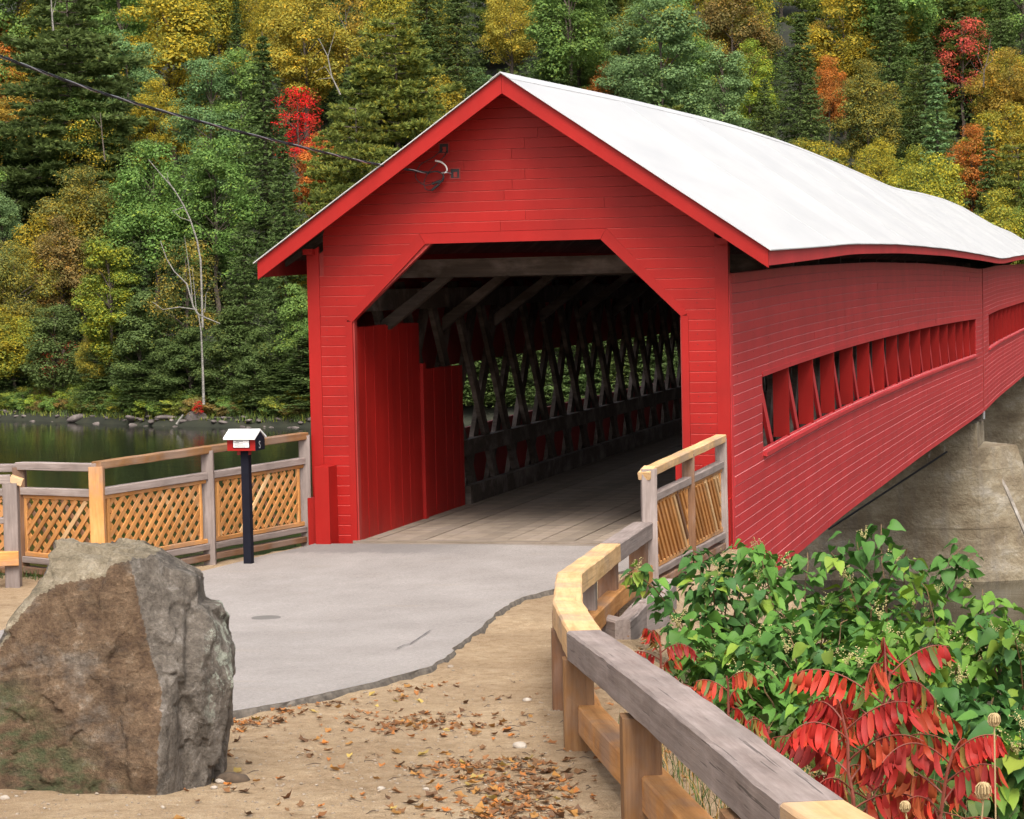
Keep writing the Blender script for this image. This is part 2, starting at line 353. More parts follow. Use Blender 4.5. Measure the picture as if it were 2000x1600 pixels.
def ground():
    xs = np.concatenate([np.linspace(-400, -14, 30), np.arange(-13.9, -6, .4), np.arange(-6, 10, .09), np.arange(10, 26, .5), np.linspace(27, 400, 30)])
    ys = np.concatenate([np.linspace(-300, -35, 16), np.arange(-34, -24, .4), np.arange(-24, 3, .09), np.arange(3, 20, .6), np.linspace(21, 100, 10)])
    X, Y = np.meshgrid(xs, ys); Z = terrain(X, Y)
    fine = (X > -7) & (X < 11) & (Y > -25) & (Y < 3)
    for i, j in zip(*np.nonzero(fine)):
        x, y = X[i, j], Y[i, j]
        Z[i, j] += .028*noise.noise((x*1.3, y*1.3, 0))+.016*noise.noise((x*4.1, y*4.1, 3))+.010*noise.noise((x*9, y*9, 7))
    n, mm = X.shape; idx = np.arange(n*mm).reshape(n, mm)
    F = np.stack([idx[:-1, :-1], idx[:-1, 1:], idx[1:, 1:], idx[1:, :-1]], -1).reshape(-1, 4)
    o = link('ground', np_mesh('ground', np.stack([X, Y, Z], -1).reshape(-1, 3), F, SAND, smooth=True)); tag(o, kind='structure')
ground()

# river
mb = MB(); mb.add([(-900, -60, WATER_Z), (900, -60, WATER_Z), (900, 260, WATER_Z), (-900, 260, WATER_Z)], [(0, 1, 2, 3)])
tag(mb.build('water', WATER), kind='structure')

# far bank and hillside
SHX = [-900, -200, -110, -80.2, -71.6, -63, -56, -49.9, -30, 0, 40, 120, 900]; SHY = [330, 190, 152, 140.5, 136.4, 131.2, 129.5, 128.4, 132, 146, 152, 170, 360]
def hill(X, Y):
    d = np.asarray(Y, float)-np.interp(X, SHX, SHY)
    return np.where(d < 0, WATER_Z+d*.5, WATER_Z+.25+np.minimum(d, 3.5)*.34+np.maximum(0, d-3.5)*np.where(d < 140, .30, .30))
def hillside():
    xs = np.concatenate([np.linspace(-700, -170, 20), np.arange(-165, 90, 1.6), np.linspace(95, 700, 24)]); ds = np.concatenate([np.arange(-3, 12, .8), np.arange(12, 70, 4), np.linspace(74, 300, 16)])
    V = []; nx = len(xs)
    for d in ds:
        for x in xs:
            y = float(np.interp(x, SHX, SHY))+d; z = float(hill(x, y))+(.35*noise.noise((x*.3, y*.3, 1))+.2*noise.noise((x*.9, y*.9, 5)) if -1 < d < 90 else 0)
            V.append((x, y, z))
    idx = np.arange(len(V)).reshape(len(ds), nx)
    F = np.stack([idx[:-1, :-1], idx[:-1, 1:], idx[1:, 1:], idx[1:, :-1]], -1).reshape(-1, 4)
    tag(link('hillside', np_mesh('hillside', V, F, HILLM, smooth=True)), kind='structure')
hillside()

# asphalt path
def catmull(P, n=8):
    out = []
    for i in range(len(P)-1):
        p0, p1, p2, p3 = [np.array(P[max(0, min(len(P)-1, i+k))]) for k in (-1, 0, 1, 2)]
        for j in range(n):
            t = j/n; out.append(.5*((2*p1)+(-p0+p2)*t+(2*p0-5*p1+4*p2-p3)*t*t+(-p0+3*p1-3*p2+p3)*t**3))
    out.append(np.array(P[-1])); return out
AR = [(2.74, -.06), (2.55, -1.0), (2.2, -2.35), (1.67, -4.81), (1.52, -5.79), (1.67, -7.35), (2.02, -9.64), (2.31, -11.52), (2.14, -13.58), (1.86, -14.75), (1.2, -16.2), (0, -18), (-3, -21), (-9, -24.5)]
AL = [(-2.74, -.06), (-2.8, -.9), (-2.95, -2.35), (-3.1, -3.8), (-3.2, -5), (-3.45, -6.6), (-3.2, -8), (-2.77, -9.3), (-3.1, -10.5), (-3.7, -11.5), (-4.6, -12.3), (-5.6, -13), (-8, -14), (-13, -15)]
def asphalt():
    R, L = catmull(AR, 14), catmull(AL, 14); nu = 36; rs = random.Random(4); V = []; tops = []
    for i, (r_, l_) in enumerate(zip(R, L)):
        jr = (.03*noise.noise((i*.35, 0, 0))+.014*noise.noise((i*1.3, 4, 0))) if 4 < i < 150 else 0
        for k in range(nu+1):
            t = k/nu; p = l_+(r_+np.array([jr, jr*.4])-l_)*t
            V.append([p[0], p[1], 0])
    V = np.array(V); V[:, 2] = terrain(V[:, 0], V[:, 1])
    for i, v in enumerate(V): V[i, 2] += .045+.012*noise.noise((v[0]*.8, v[1]*.8, 2))
    n = len(R); idx = np.arange(n*(nu+1)).reshape(n, nu+1)
    F = [tuple(q) for q in np.stack([idx[:-1, :-1], idx[1:, :-1], idx[1:, 1:], idx[:-1, 1:]], -1).reshape(-1, 4)]
    o = link('asphalt_path', mk('asphalt_path', V, F, ASPHALT, True)); tag(o, kind='structure')
    # the broken side of the slab, a crumbling little step down to the sand
    mbs = MB()
    for col, s in ((nu, 1), (0, -1)):
        e = [V[idx[i, col]] for i in range(n)]; VV = []; k = len(e)
        for i, p in enumerate(e):
            j = .022*noise.noise((i*.7, 9, s))+.014*noise.noise((i*2.3, 5, s))
            VV += [(p[0], p[1], p[2]-.002), (p[0]+s*(.012+j), p[1], p[2]-.022+j*.3), (p[0]+s*(.04+j*1.6), p[1], p[2]-.10)]
        mbs.add(VV, [(3*i+a, 3*i+a+1, 3*i+a+4, 3*i+a+3)[::s] for i in range(k-1) for a in (0, 1)])
    tag(mbs.build('broken_edge', ASPH_EDGE, o), 'dark crumbling edge of the asphalt slab')
    # a short jagged crack
    mc = MB(); P = [on_ground(x, y) for x, y in ((776, 1279), (790, 1272), (802, 1270), (815, 1261), (828, 1252), (841, 1243))]
    for a, b in zip(P[:-1], P[1:]):
        d = (b-a).normalized(); s = Vector((-d.y, d.x, 0))*.006; h = Vector((0, 0, .06))
        mc.add([a+h-s, b+h-s*.6, b+h+s*.6, a+h+s], [(0, 1, 2, 3)])
    mc.build('crack', BLACK, o)
asphalt()

# ------------------------------------------------------------------ covered bridge
HW = 2.85; RX = .065
TOPY = [0, 5.35, 16, 27, 37, 48.2, 56, 75, 90, 100, 125, 150]; TOPZ = [3.50, 3.612, 3.713, 3.729, 3.69, 3.60, 3.74, 3.86, 3.70, 3.5, 3.55, 3.2]
BOTY = [0, 3, 11, 26.4, 43.5, 48.2, 56, 75, 90, 100, 125, 150]; BOTZ = [-.84, -.80, -.745, -.835, -1.02, -1.06, -.98, -1.0, -1.12, -1.25, -1.2, -1.6]
RIDY = [-.6, 6.1, 16.3, 24, 30, 40, 47.2, 52, 58, 68, 78, 90, 100, 118, 132, 150]; RIDZ = [6.127, 6.304, 6.50, 6.535, 6.506, 6.40, 6.31, 6.36, 6.452, 6.52, 6.464, 6.25, 6.07, 5.95, 5.653, 5.3]
EAVY = [-.6, 4.2, 8.15, 16, 27, 39.6, 47.5, 50, 56, 63.2, 75, 90, 100, 118, 132, 150]; EAVZ = [3.80, 3.891, 3.981, 4.053, 4.066, 4.007, 3.945, 3.96, 4.07, 4.168, 4.15, 4.0, 3.8, 3.75, 3.5, 3.2]
def smooth_tab(Y, Z):
    ys = np.arange(-.6, 150.1, .6); z = np.interp(ys, Y, Z); k = np.ones(7)/7; zp = np.pad(z, 3, mode='edge'); zp[:3] = 2*z[0]-z[3:0:-1]
    z2 = np.convolve(zp, k, 'valid'); return lambda y: float(np.interp(y, ys, z2))
top_z, bot_z, rid_z, eav_z = [smooth_tab(a, b) for a, b in ((TOPY, TOPZ), (BOTY, BOTZ), (RIDY, RIDZ), (EAVY, EAVZ))]

BR = empty('covered_bridge'); tag(BR, 'long red timber covered bridge with wavy white metal roof over the river', 'covered bridge')
rb = random.Random(11)

# --- front siding, one board at a time, cut round the opening and under the rake
OPEN = [(2.24, 0), (2.24, 2.97), (1.19, 3.99)]
def x_in(z): return 2.335 if z < 3.01 else (2.335+(1.27-2.335)*(z-3.01)/(4.13-3.01) if z < 4.129 else 0)
def x_out(z): return min(HW-.16, max(0, (6.08-z)/.684))
def fboard(xs, z0, h, parent):
    """xs = (left bottom, right bottom, left top, right top); a bevel along the top carries a painted highlight"""
    a, b, c, d = xs; t = .022; mbb = MB()
    lz = lambda x0, x1, k: x0+(x1-x0)*k
    ring = [(0, 0), (t, .002/h), (t, 1-.009/h), (.012, 1-.001/h), (0, 1-.001/h)]
    V = [(lz(a, c, k), -o, z0+h*k) for o, k in ring]+[(lz(b, d, k), -o, z0+h*k) for o, k in ring]
    mbb.add(V, [(0, 1, 2, 3, 4), (9, 8, 7, 6, 5)]+[(i, i+5, (i+1) % 5+5, (i+1) % 5) for i in range(5)])
    o = mbb.build('siding_board', RED, parent); o.data.materials.append(EDGE_LIT_F); o.data.polygons[4].material_index = 1; return o
hb = 4.16/31; z = -.03
for row in range(46):
    z1 = z+hb; o0, o1 = x_out(z), x_out(z1)
    if o0 < .08: break
    if z < 4.12:
        i0, i1 = x_in(z+.001), x_in(min(z1, 4.128))
        if z < 3.01 < z1: i0 = 2.335
        spans = [(RX*(z > 3.5)-o0, -i0, RX*(z > 3.5)-o1, -i1), (i0, o0, i1, o1)]
    else:
        spans = [(RX-o0, RX+o0, RX-o1, RX+o1)]
        if o0 > .9:
            q = rb.uniform(-.6*o0, .6*o0); spans = [(RX-o0, q-.002, RX-o1, q-.002), (q+.002, RX+o0, q+.002, RX+o1)]
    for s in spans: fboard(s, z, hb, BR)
    z = z1
# backing of the portal wall with its opening
mbw = MB()
for s in (1, -1):
    for q in ([(2.22, -.9), (2.80, -.9), (2.80, 3.86), (2.22, 3.0)], [(2.22, 3.0), (2.80, 3.86), (1.4, 4.85), (1.17, 4.0)], [(1.17, 4.0), (1.4, 4.85), (0, 5.75), (0, 4.0)]):
        q = [(s*x+RX*(zz > 3.5), zz) for x, zz in q]
        mbw.prism_y(q[::s], .003, .11)
mbw.build('portal_wall', RED_DARK, BR)
# trims
mt = MB(); mt.prism_y([(-1.27, 4.128), (-1.19, 3.99), (1.19, 3.99), (1.27, 4.128)], -.026, .10); mt.build('header_trim', RED, BR)
for s in (1, -1):
    m1 = MB(); m1.prism_y([(s*1.193, 3.988), (s*2.24, 2.97), (s*2.335, 3.01), (s*1.272, 4.126)][::-s], -.027, .10); m1.build('diagonal_trim', RED, BR)
    m1 = MB(); m1.box(*sorted((s*2.24, s*2.333)), -.028, .10, -.05, 2.975); m1.build('jamb_trim', RED, BR)
    m1 = MB(); m1.prism_y([(s*2.692, -.9), (s*2.862, -.9), (s*2.862, 3.885), (s*2.692, 3.99)][::s], -.03, .012); m1.build('corner_board', RED, BR)
    m1 = MB(); m1.box(*sorted((s*2.853, s*2.868)), .014, .17, -.85, 3.5); m1.build('corner_board', RED_SIDE, BR)
# guard posts at the feet of the portal, outside and inside
for s in (1, -1):
    m1 = MB(); m1.box(*sorted((s*2.715, s*2.51)), -.36, -.032, -.12, 1.05); m1.build('guard_post', RED, BR)
    m1 = MB(); m1.box(*sorted((s*2.87, s*2.725)), -.22, -.034, -.12, .62); m1.build('guard_post', RED, BR)
    if s > 0: m1 = MB(); m1.box(2.10, 2.235, .12, .5, 0, 1.12); m1.build('guard_post', RED, BR)
# small block that ends the wall plate at the left eave
for s in (1, -1):
    m1 = MB(); m1.box(*sorted((s*2.88, s*2.74)), -.13, -.032, 3.885, 3.96); m1.build('plate_end', RED, BR)
# gable vents: square frames, a black panel painting the shade of each hole
for vx, vz in ((-.90, 5.24), (-.755, 4.905)):
    m1 = MB()
    for b in ((-.075, -.06, -.06, .06), (.06, .075, -.06, .06), (-.075, .075, .06, .075), (-.075, .075, -.075, -.06)):
        m1.box(vx+b[0], vx+b[1], -.034, -.024, vz+b[2], vz+b[3])
    v = m1.build('vent_frame', RED_DARK, BR)
    m2 = MB(); m2.box(vx-.06, vx+.06, -.0245, -.0235, vz-.06, vz+.06); m2.build('vent_shade', BLACK, v)
    m3 = MB(); m3.box(vx-.02, vx+.03, -.03, -.025, vz-.05, vz+.02); m3.build('vent_block', RED_DARK, v)

# --- side siding: rows follow the camber of the trusses
NR = 33
def wz(t, y): return bot_z(y)+(top_z(y)-bot_z(y))*t
def sboard(row, y0, y1, X, s, m, parent=None, mbb=None):
    own = mbb is None; mbb = mbb or MB(); n = max(2, int((y1-y0)/1.6)); t0, t1 = row/NR, (row+1)/NR; ring = [(.0, 0.), (.020, .02), (.020, .93), (.006, .99), (0, .99)]
    V = []
    jit = rb.uniform(-.002, .003)
    for i in range(n+1):
        y = y0+(y1-y0)*i/n; a, b = wz(t0, y), wz(t1, y)
        for o, k in ring: V.append((X+s*(o+jit*(o > .01)), y, a+(b-a)*k))
    F = [(i*5+k, i*5+5+k, i*5+5+(k+1) % 5, i*5+(k+1) % 5)[::s] for i in range(n) for k in range(5)]+[tuple(range(5))[::s], tuple(n*5+k for k in range(4, -1, -1))[::s]]
    mbb.add(V, F)
    if not own: return None
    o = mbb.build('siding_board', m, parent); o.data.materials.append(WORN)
    for i in range(n): o.data.polygons[5*i+2].material_index = 1  # top bevel faces take the painted highlight
    return o
WIN1 = (2.55, 45.0); WIN2 = (51.2, 97.0); R0, R1 = 14, 22
for row in range(NR):
    if R0 <= row < R1:
        sp = [(.17, WIN1[0]), (WIN1[1], 48.1), (48.35, WIN2[0])]
    else:
        cuts = sorted([.17, 48.1]+[1.33*k+.0 for k in rb.sample(range(4, 33), 2 if row % 2 else 3)]); sp = list(zip(cuts[:-1], cuts[1:]))+[(48.35, 98)]
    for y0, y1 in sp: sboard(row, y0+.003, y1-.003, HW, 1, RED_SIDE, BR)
far = MB()
for row in range(NR): sboard(row, 98.02, 149, HW, 1, None, None, far)
tag(far.build('far_siding', RED_SIDE, BR), kind='stuff')
far = MB()
for row in range(NR):
    for y0, y1 in ([(.17, 149)] if not R0 <= row < R1 else [(.17, 2.5), (45, 51.2), (97, 149)]): sboard(row, y0, y1, -HW, -1, None, None, far)
tag(far.build('left_siding', RED_SIDE, BR), kind='stuff')
# backing behind the boards (leaving the window band open)
for s in (1, -1):
    m1 = MB()
    for (ta, tb, ya, yb) in ((0, R0/NR, .1, 149), (R1/NR, 1, .1, 149), (R0/NR, R1/NR, .1, 2.5), (R0/NR, R1/NR, 45.05, 51.15), (R0/NR, R1/NR, 97.05, 149)):
        ys = np.linspace(ya, yb, max(2, int((yb-ya)/3))); V = []
        for y in ys: V += [(s*(HW-.003), y, wz(ta, y)+.002), (s*(HW-.003), y, wz(tb, y)-.002), (s*(HW-.05), y, wz(tb, y)-.002), (s*(HW-.05), y, wz(ta, y)+.002)]
        m1.add(V, [(4*i+k, 4*i+4+k, 4*i+4+(k+1) % 4, 4*i+(k+1) % 4) for i in range(len(ys)-1) for k in range(4)]+[(0, 1, 2, 3), tuple(4*len(ys)-4+k for k in (3, 2, 1, 0))])
    m1.build('side_wall', RED_DARK, BR)
# joint strip between the two spans, with a downpipe-thin gap
m1 = MB(); m1.box(HW+.001, HW+.026, 48.12, 48.17, wz(0, 48.2), wz(1, 48.2)); m1.box(HW+.001, HW+.03, 48.28, 48.34, wz(0, 48.2), wz(1, 48.2)); m1.build('joint_strip', RED_DARK, BR)
m1 = MB(); m1.box(HW-.03, HW+.06, 48.16, 48.26, -1.28, -1.02); m1.build('joint_bracket', METAL, BR)

# rusty nail heads, in pairs at the studs
m1 = MB(); rn = random.Random(2)
for zz in range(30):
    for xx in (-2.6, -2.45, 2.45, 2.6):
        if rn.random() < .4: continue
        z0 = -.03+hb*(zz+.6); m1.add([(xx-.005, -.0225, z0-.005), (xx+.005, -.0225, z0-.005), (xx+.005, -.0225, z0+.005), (xx-.005, -.0225, z0+.005)], [(0, 1, 2, 3)])
for row in range(NR):
    for k in range(36):
        if rn.random() < .55: continue
        y = .5+1.33*k+rn.uniform(-.02, .02)
        if R0 <= row < R1 and WIN1[0]-.1 < y < WIN1[1]+.1: continue
        z0 = wz((row+.7)/NR, y); r_ = .006; x0 = HW+.0205
        m1.add([(x0, y-r_, z0-r_), (x0+.002, y+r_, z0-r_), (x0+.002, y+r_, z0+r_), (x0, y-r_, z0+r_)], [(0, 1, 2, 3)])
tag(m1.build('nail_heads', BLACK, BR), kind='stuff')
# windows: fins, diagonals, sills, head trim
def window(Y0, Y1, nb, diag):
    p = (Y1-Y0)/nb
    for i in range(nb+1):
        y = Y0+p*i; za, zb = wz(R0/NR, y), wz(R1/NR, y)
        if i:
            m1 = MB(); m1.box(HW-.235, HW+.004, y-.05, y-.005, za-.02, zb+.02); m1.build('window_fin', RED, BR)
        if i < nb:
            y2 = y+p; z2, z3 = wz(R0/NR, y2), wz(R1/NR, y2)
            m1 = MB(); m1.hexa([(HW-.04, y+.01, za-.06), (HW+.075, y+.01, za-.085), (HW+.075, y2-.01, z2-.085), (HW-.04, y2-.01, z2-.06),
                                (HW-.04, y+.01, za+.01), (HW+.075, y+.01, za-.03), (HW+.075, y2-.01, z2-.03), (HW-.04, y2-.01, z2+.01)]); m1.build('window_sill', RED_SIDE, BR)
            m1 = MB(); m1.hexa([(HW-.03, y+.005, zb-.03), (HW+.035, y+.005, zb-.03), (HW+.035, y2-.005, z3-.03), (HW-.03, y2-.005, z3-.03),
                                (HW-.03, y+.005, zb+.03), (HW+.035, y+.005, zb+.035), (HW+.035, y2-.005, z3+.035), (HW-.03, y2-.005, z3+.03)]); m1.build('window_head', RED_SIDE, BR)
            if diag:
                m1 = MB(); d = .26
                m1.hexa([(HW-.12, y+p*.50, za-.05), (HW-.07, y+p*.50, za-.05), (HW-.07, y+p*.50+d, za-.05), (HW-.12, y+p*.50+d, za-.05),
                         (HW-.12, y+.04, zb+.05), (HW-.07, y+.04, zb+.05), (HW-.07, y+.04+d, zb+.05), (HW-.12, y+.04+d, zb+.05)]); m1.build('lattice_brace', RED_SIDE, BR)
window(WIN1[0], WIN1[1], 16, True); window(WIN2[0], WIN2[1], 17, False)

# --- town lattice inside the first span, both sides
for s in (1, -1):
    for lay, X in ((0, HW-.40), (1, HW-.49)):
        for k in range(-2, 37):
            y = k*1.33; dy = 2.9 if lay == 0 else -2.9; zA, zB = -.6, 3.5
            if not (.6 < min(y, y+dy) and max(y, y+dy) < 47.9): continue
            m1 = MB(); wd = .28; x0, x1 = sorted((s*X, s*(X+.075)))
            m1.hexa([(x0, y, zA), (x1, y, zA), (x1, y+wd, zA), (x0, y+wd, zA), (x0, y+dy, zB), (x1, y+dy, zB), (x1, y+dy+wd, zB), (x0, y+dy+wd, zB)])
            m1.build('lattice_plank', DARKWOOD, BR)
# inner lining panels beside the entrance, kick boards
for y0, y1, zt in ((.12, 3.0, 2.9), (3.1, 5.2, 2.2)):
    y = y0
    while y < y1-.05:
        e = min(y1, y+.19); m1 = MB(); q = rb.uniform(0, .008); m1.box(-2.31, -2.25+q, y+.002, e-.002, .0, zt+rb.uniform(-.01, .01)); m1.build('lining_board', RED, BR); y = e
m1 = MB(); m1.box(-2.30, -2.20, 3.0, 3.12, 0, 2.3); m1.build('lining_post', RED, BR)
for s in (1, -1):
    m1 = MB(); m1.box(*sorted((s*2.18, s*2.30)), 5.3 if s < 0 else .6, 47.5, .0, .30); m1.build('kick_timber', DARKWOOD, BR)
    m1 = MB(); m1.box(*sorted((s*2.30, s*2.42)), .6, 47.5, .75, 1.0); m1.build('chord_timber', DARKWOOD, BR)
    m1 = MB(); m1.box(*sorted((s*2.30, s*2.42)), .6, 47.5, 3.1, 3.4); m1.build('chord_timber', DARKWOOD, BR)
# deck
x = -2.3; DECK = wood_mat('worn_deck_plank', (.16, .12, .09), (.25, .20, .155), (.34, .28, .23), .4)
while x < 2.28:
    m1 = MB(); m1.box(x+.004, x+.226, .12, 60, -.10, .012+rb.uniform(-.004, .004)); m1.build('deck_plank', DECK, BR); x += .23
m1 = MB(); m1.box(-2.3, 2.3, -.05, .115, -.10, .03); m1.build('sill_plank', DECK, BR)
m1 = MB(); m1.box(-2.24, 2.24, -.24, -.055, -.10, .005); m1.build('sill_plank', DECK, BR)
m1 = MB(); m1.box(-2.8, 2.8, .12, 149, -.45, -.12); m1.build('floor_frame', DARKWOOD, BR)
m1 = MB(); m1.box(-2.3, 2.3, 60.02, 149, -.10, .01); m1.build('far_deck', DECK, BR)
# tie beams and knee braces under the roof
for k in range(16):
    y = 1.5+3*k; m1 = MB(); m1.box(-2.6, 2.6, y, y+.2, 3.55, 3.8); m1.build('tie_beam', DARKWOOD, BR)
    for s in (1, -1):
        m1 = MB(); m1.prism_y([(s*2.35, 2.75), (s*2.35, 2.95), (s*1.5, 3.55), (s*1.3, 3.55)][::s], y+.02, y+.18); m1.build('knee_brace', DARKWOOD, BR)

# --- roof
EX = 3.41   # half width of the roof measured from RX
def roofpt(s, k, y, off=0):
    r_, e = rid_z(y), eav_z(y); return (RX+s*EX*k, y, r_+(e-r_)*k+off)
def roof_sheet(y0, y1, s, lift):
    m1 = MB(); n = 8; ny = max(1, int(round((y1-y0)/1.5))); V = []; F = []
    rows = []
    for j in range(ny+1):
        y = y0+(y1-y0)*j/ny
        for i in range(n+1):
            k = i/n*1.012; dz = .006*noise.noise((y*.7, k*3, s)); V.append(roofpt(s, k, y, .02+lift+dz))
    for j in range(ny):
        for i in range(n): F.append((j*(n+1)+i, (j+1)*(n+1)+i, (j+1)*(n+1)+i+1, j*(n+1)+i+1)[::-s])
    b = len(V); V += [(x, y, z-.014) for x, y, z in V]; F += [tuple(b+i for i in f[::-1]) for f in F]
    edge = [j*(n+1)+n for j in range(ny+1)]; F += [(edge[j], edge[j+1], b+edge[j+1], b+edge[j])[::s] for j in range(ny)]
    for j, sg in ((0, 1), (ny, -1)): F += [(j*(n+1)+i, j*(n+1)+i+1, b+j*(n+1)+i+1, b+j*(n+1)+i)[::sg*s] for i in range(n)]
    m1.add(V, F); return m1
ys = [-.66, 5.8]
while ys[-1] < 149: ys.append(ys[-1]+3.05)
for i in range(len(ys)-1): roof_sheet(ys[i], ys[i+1]+.03, 1, .0025*(i % 2)).build('roof_sheet', WHITE_ROOF, BR)
left_roof = MB()
for i in range(len(ys)-1):
    q = roof_sheet(ys[i], ys[i+1]+.06, -1, .004*(i % 2)); left_roof.add(q.V, q.F)
left_roof.build('left_roof', WHITE_ROOF, BR)
# ridge cap
m1 = MB(); V = []; ny = 100
for j in range(ny+1):
    y = -.67+149.5*j/ny; h = rid_z(y)+.027
    V += [(RX-.14, y, h-.095), (RX, y, h), (RX+.14, y, h-.095), (RX+.14, y, h-.103), (RX, y, h-.01), (RX-.14, y, h-.103)]
m1.add(V, [(6*j+k, 6*j+6+k, 6*j+6+(k+1) % 6, 6*j+(k+1) % 6)[::-1] for j in range(ny) for k in range(6)]+[(0, 1, 4, 5), (1, 2, 3, 4)]); m1.build('ridge_cap', WHITE_ROOF, BR)
# boarding under the metal
for s in (1, -1):
    m1 = MB(); V = []; ny = 60
    for j in range(ny+1):
        y = -.56+149.4*j/ny
        for k in (0, 1): V += [roofpt(s, k*.985, y, -.005), roofpt(s, k*.985, y, -.04)]
    F = []
    for j in range(ny): b = 4*j; F += [(b, b+4, b+6, b+2), (b+1, b+3, b+7, b+5), (b+2, b+6, b+7, b+3)]
    m1.add(V, F); m1.build('roof_boarding', DARKWOOD, BR)
    for y in [(.9*k+.3) for k in range(56)]:
        if s < 0 and y > 6: break
        m1 = MB(); a, b = roofpt(s, .76, y, -.05), roofpt(s, .985, y, -.05)
        m1.hexa([(a[0], y, a[2]-.12), (b[0], y, b[2]-.07), (b[0], y+.06, b[2]-.07), (a[0], y+.06, a[2]-.12), (a[0], y, a[2]), (b[0], y, b[2]), (b[0], y+.06, b[2]), (a[0], y+.06, a[2])]); m1.build('rafter', DARKWOOD, BR)
# fascias: one board per rake, eave fascia in lengths along the wavy eave
for s in (1, -1):
    a, b = roofpt(s, 0, -.6), roofpt(s, 1., -.6); d = .245
    m1 = MB(); x0 = a[0]+s*.002
    m1.hexa([(x0, -.61, a[2]-d), (b[0], -.61, b[2]-d+.01), (b[0], -.565, b[2]-d+.01), (x0, -.565, a[2]-d), (x0, -.61, a[2]), (b[0], -.61, b[2]), (b[0], -.565, b[2]), (x0, -.565, a[2])]); m1.build('rake_fascia', RED, BR)
    e = [-.562, 4.2, 8.2, 12.2, 16.2, 20.2, 24.2, 28.2, 32.2, 36.2, 40.2, 44.2, 47.9, 52, 56, 60, 64, 68, 72, 76, 80, 90, 100, 110, 120, 130, 140, 149]
    for y0, y1 in zip(e[:-1], e[1:]):
        m1 = MB(); V = []; n = 4
        for j in range(n+1):
            y = y0+.004+(y1-y0-.004)*j/n; p = roofpt(s, .992, y); hh = float(np.interp(y, [0, 8, 40, 149], [.225, .2, .205, .2]))
            V += [(p[0], y, p[2]), (p[0]+s*.03, y, p[2]-.006), (p[0]+s*.03, y, p[2]-hh), (p[0], y, p[2]-hh)]
        m1.add(V, [(4*j+k, 4*j+4+k, 4*j+4+(k+1) % 4, 4*j+(k+1) % 4)[::-s] for j in range(n) for k in range(4)]+[(0, 1, 2, 3)[::s], tuple(4*n+k for k in (3, 2, 1, 0))[::s]])
        m1.build('eave_fascia', RED_SIDE if s > 0 else RED_DARK, BR)  # left fascia darker: the shade under the eave is put into its colour
# soffit board of the front overhang
for s in (1, -1):
    m1 = MB(); V = []
    for y in (-.563, -.03):
        for k in (.0, .985): V += [roofpt(s, k, y, -.06), roofpt(s, k, y, -.08)]
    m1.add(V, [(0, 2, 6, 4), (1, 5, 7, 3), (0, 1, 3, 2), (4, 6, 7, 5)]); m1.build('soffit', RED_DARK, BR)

# --- piers in the river
def pier(Y, label):
    t = empty('bridge_pier', (0, Y, WATER_Z)); tag(t, label, 'pier')
    rp = random.Random(int(Y)); z = -7.5; k = 0; ztop = -1.32
    while z < ztop-.01:
        h = min(.62+rp.uniform(-.12, .15), ztop-z)
        if ztop-z-h < .25: h = ztop-z
        z1 = z+h; j = rp.uniform(-.015, .015); m1 = MB()
        def prof(zz): # batter: the upstream end leans out towards the water
            u = (ztop-zz)/5.1; return 2.75+.15*u, 1.7+.10*u, (3.15+1.4*max(0, min(1, (-1.93-zz)/4.4)))
        (xa, da, na), (xb, db, nb_) = prof(z), prof(z1)
        top_nose = z1 <= -1.90
        def ring(x, d, n, zz):
            q = [(-x-1.2, -d-j, zz), (x, -d-j, zz)]
            if top_nose: q += [(n, -d*.55, zz), (n+.7, 0, zz), (n, d*.55, zz)]
            return q+[(x, d+j, zz), (-x-1.2, d+j, zz)]
        A, B = ring(xa, da, na, z+.006), ring(xb, db, nb_, z1-.006); n = len(A)
        C_ = [(p[0]-.008*np.sign(p[0]), p[1]-.008*np.sign(p[1]), z1) for p in B]; D_ = [(p[0]-.008*np.sign(p[0]), p[1]-.008*np.sign(p[1]), z) for p in A]
        m1.add([(p[0], p[1], p[2]-WATER_Z) for p in D_+A+B+C_], [tuple(range(n-1, -1, -1)), tuple(range(3*n, 4*n))]+[(r_*n+i, r_*n+(i+1) % n, (r_+1)*n+(i+1) % n, (r_+1)*n+i) for r_ in range(3) for i in range(n)])
        m1.build('concrete_lift', CONCRETE, t); z = z1; k += 1
    m1 = MB(); m1.box(2.3, 2.86, -.5, .5, -1.315-WATER_Z, -1.08-WATER_Z); m1.box(-2.86, -2.3, -.5, .5, -1.315-WATER_Z, -1.08-WATER_Z); m1.build('bearing_block', DARKWOOD, t)
    # steel nosing on the cutwater
    m1 = MB(); m1.tube([(3.32, -.97, -2.9-WATER_Z), (3.6, -.955, -3.5-WATER_Z), (4.1, -.91, -4.7-WATER_Z), (4.62, -.78, -6.0-WATER_Z)], [.05, .09, .08, .07], 5); m1.build('nose_edge', CHIP, t)
    return t
pier(48.2, 'stained concrete pier under the near joint of the red bridge'); pier(98.5, 'tan concrete pier farther off under the second span')
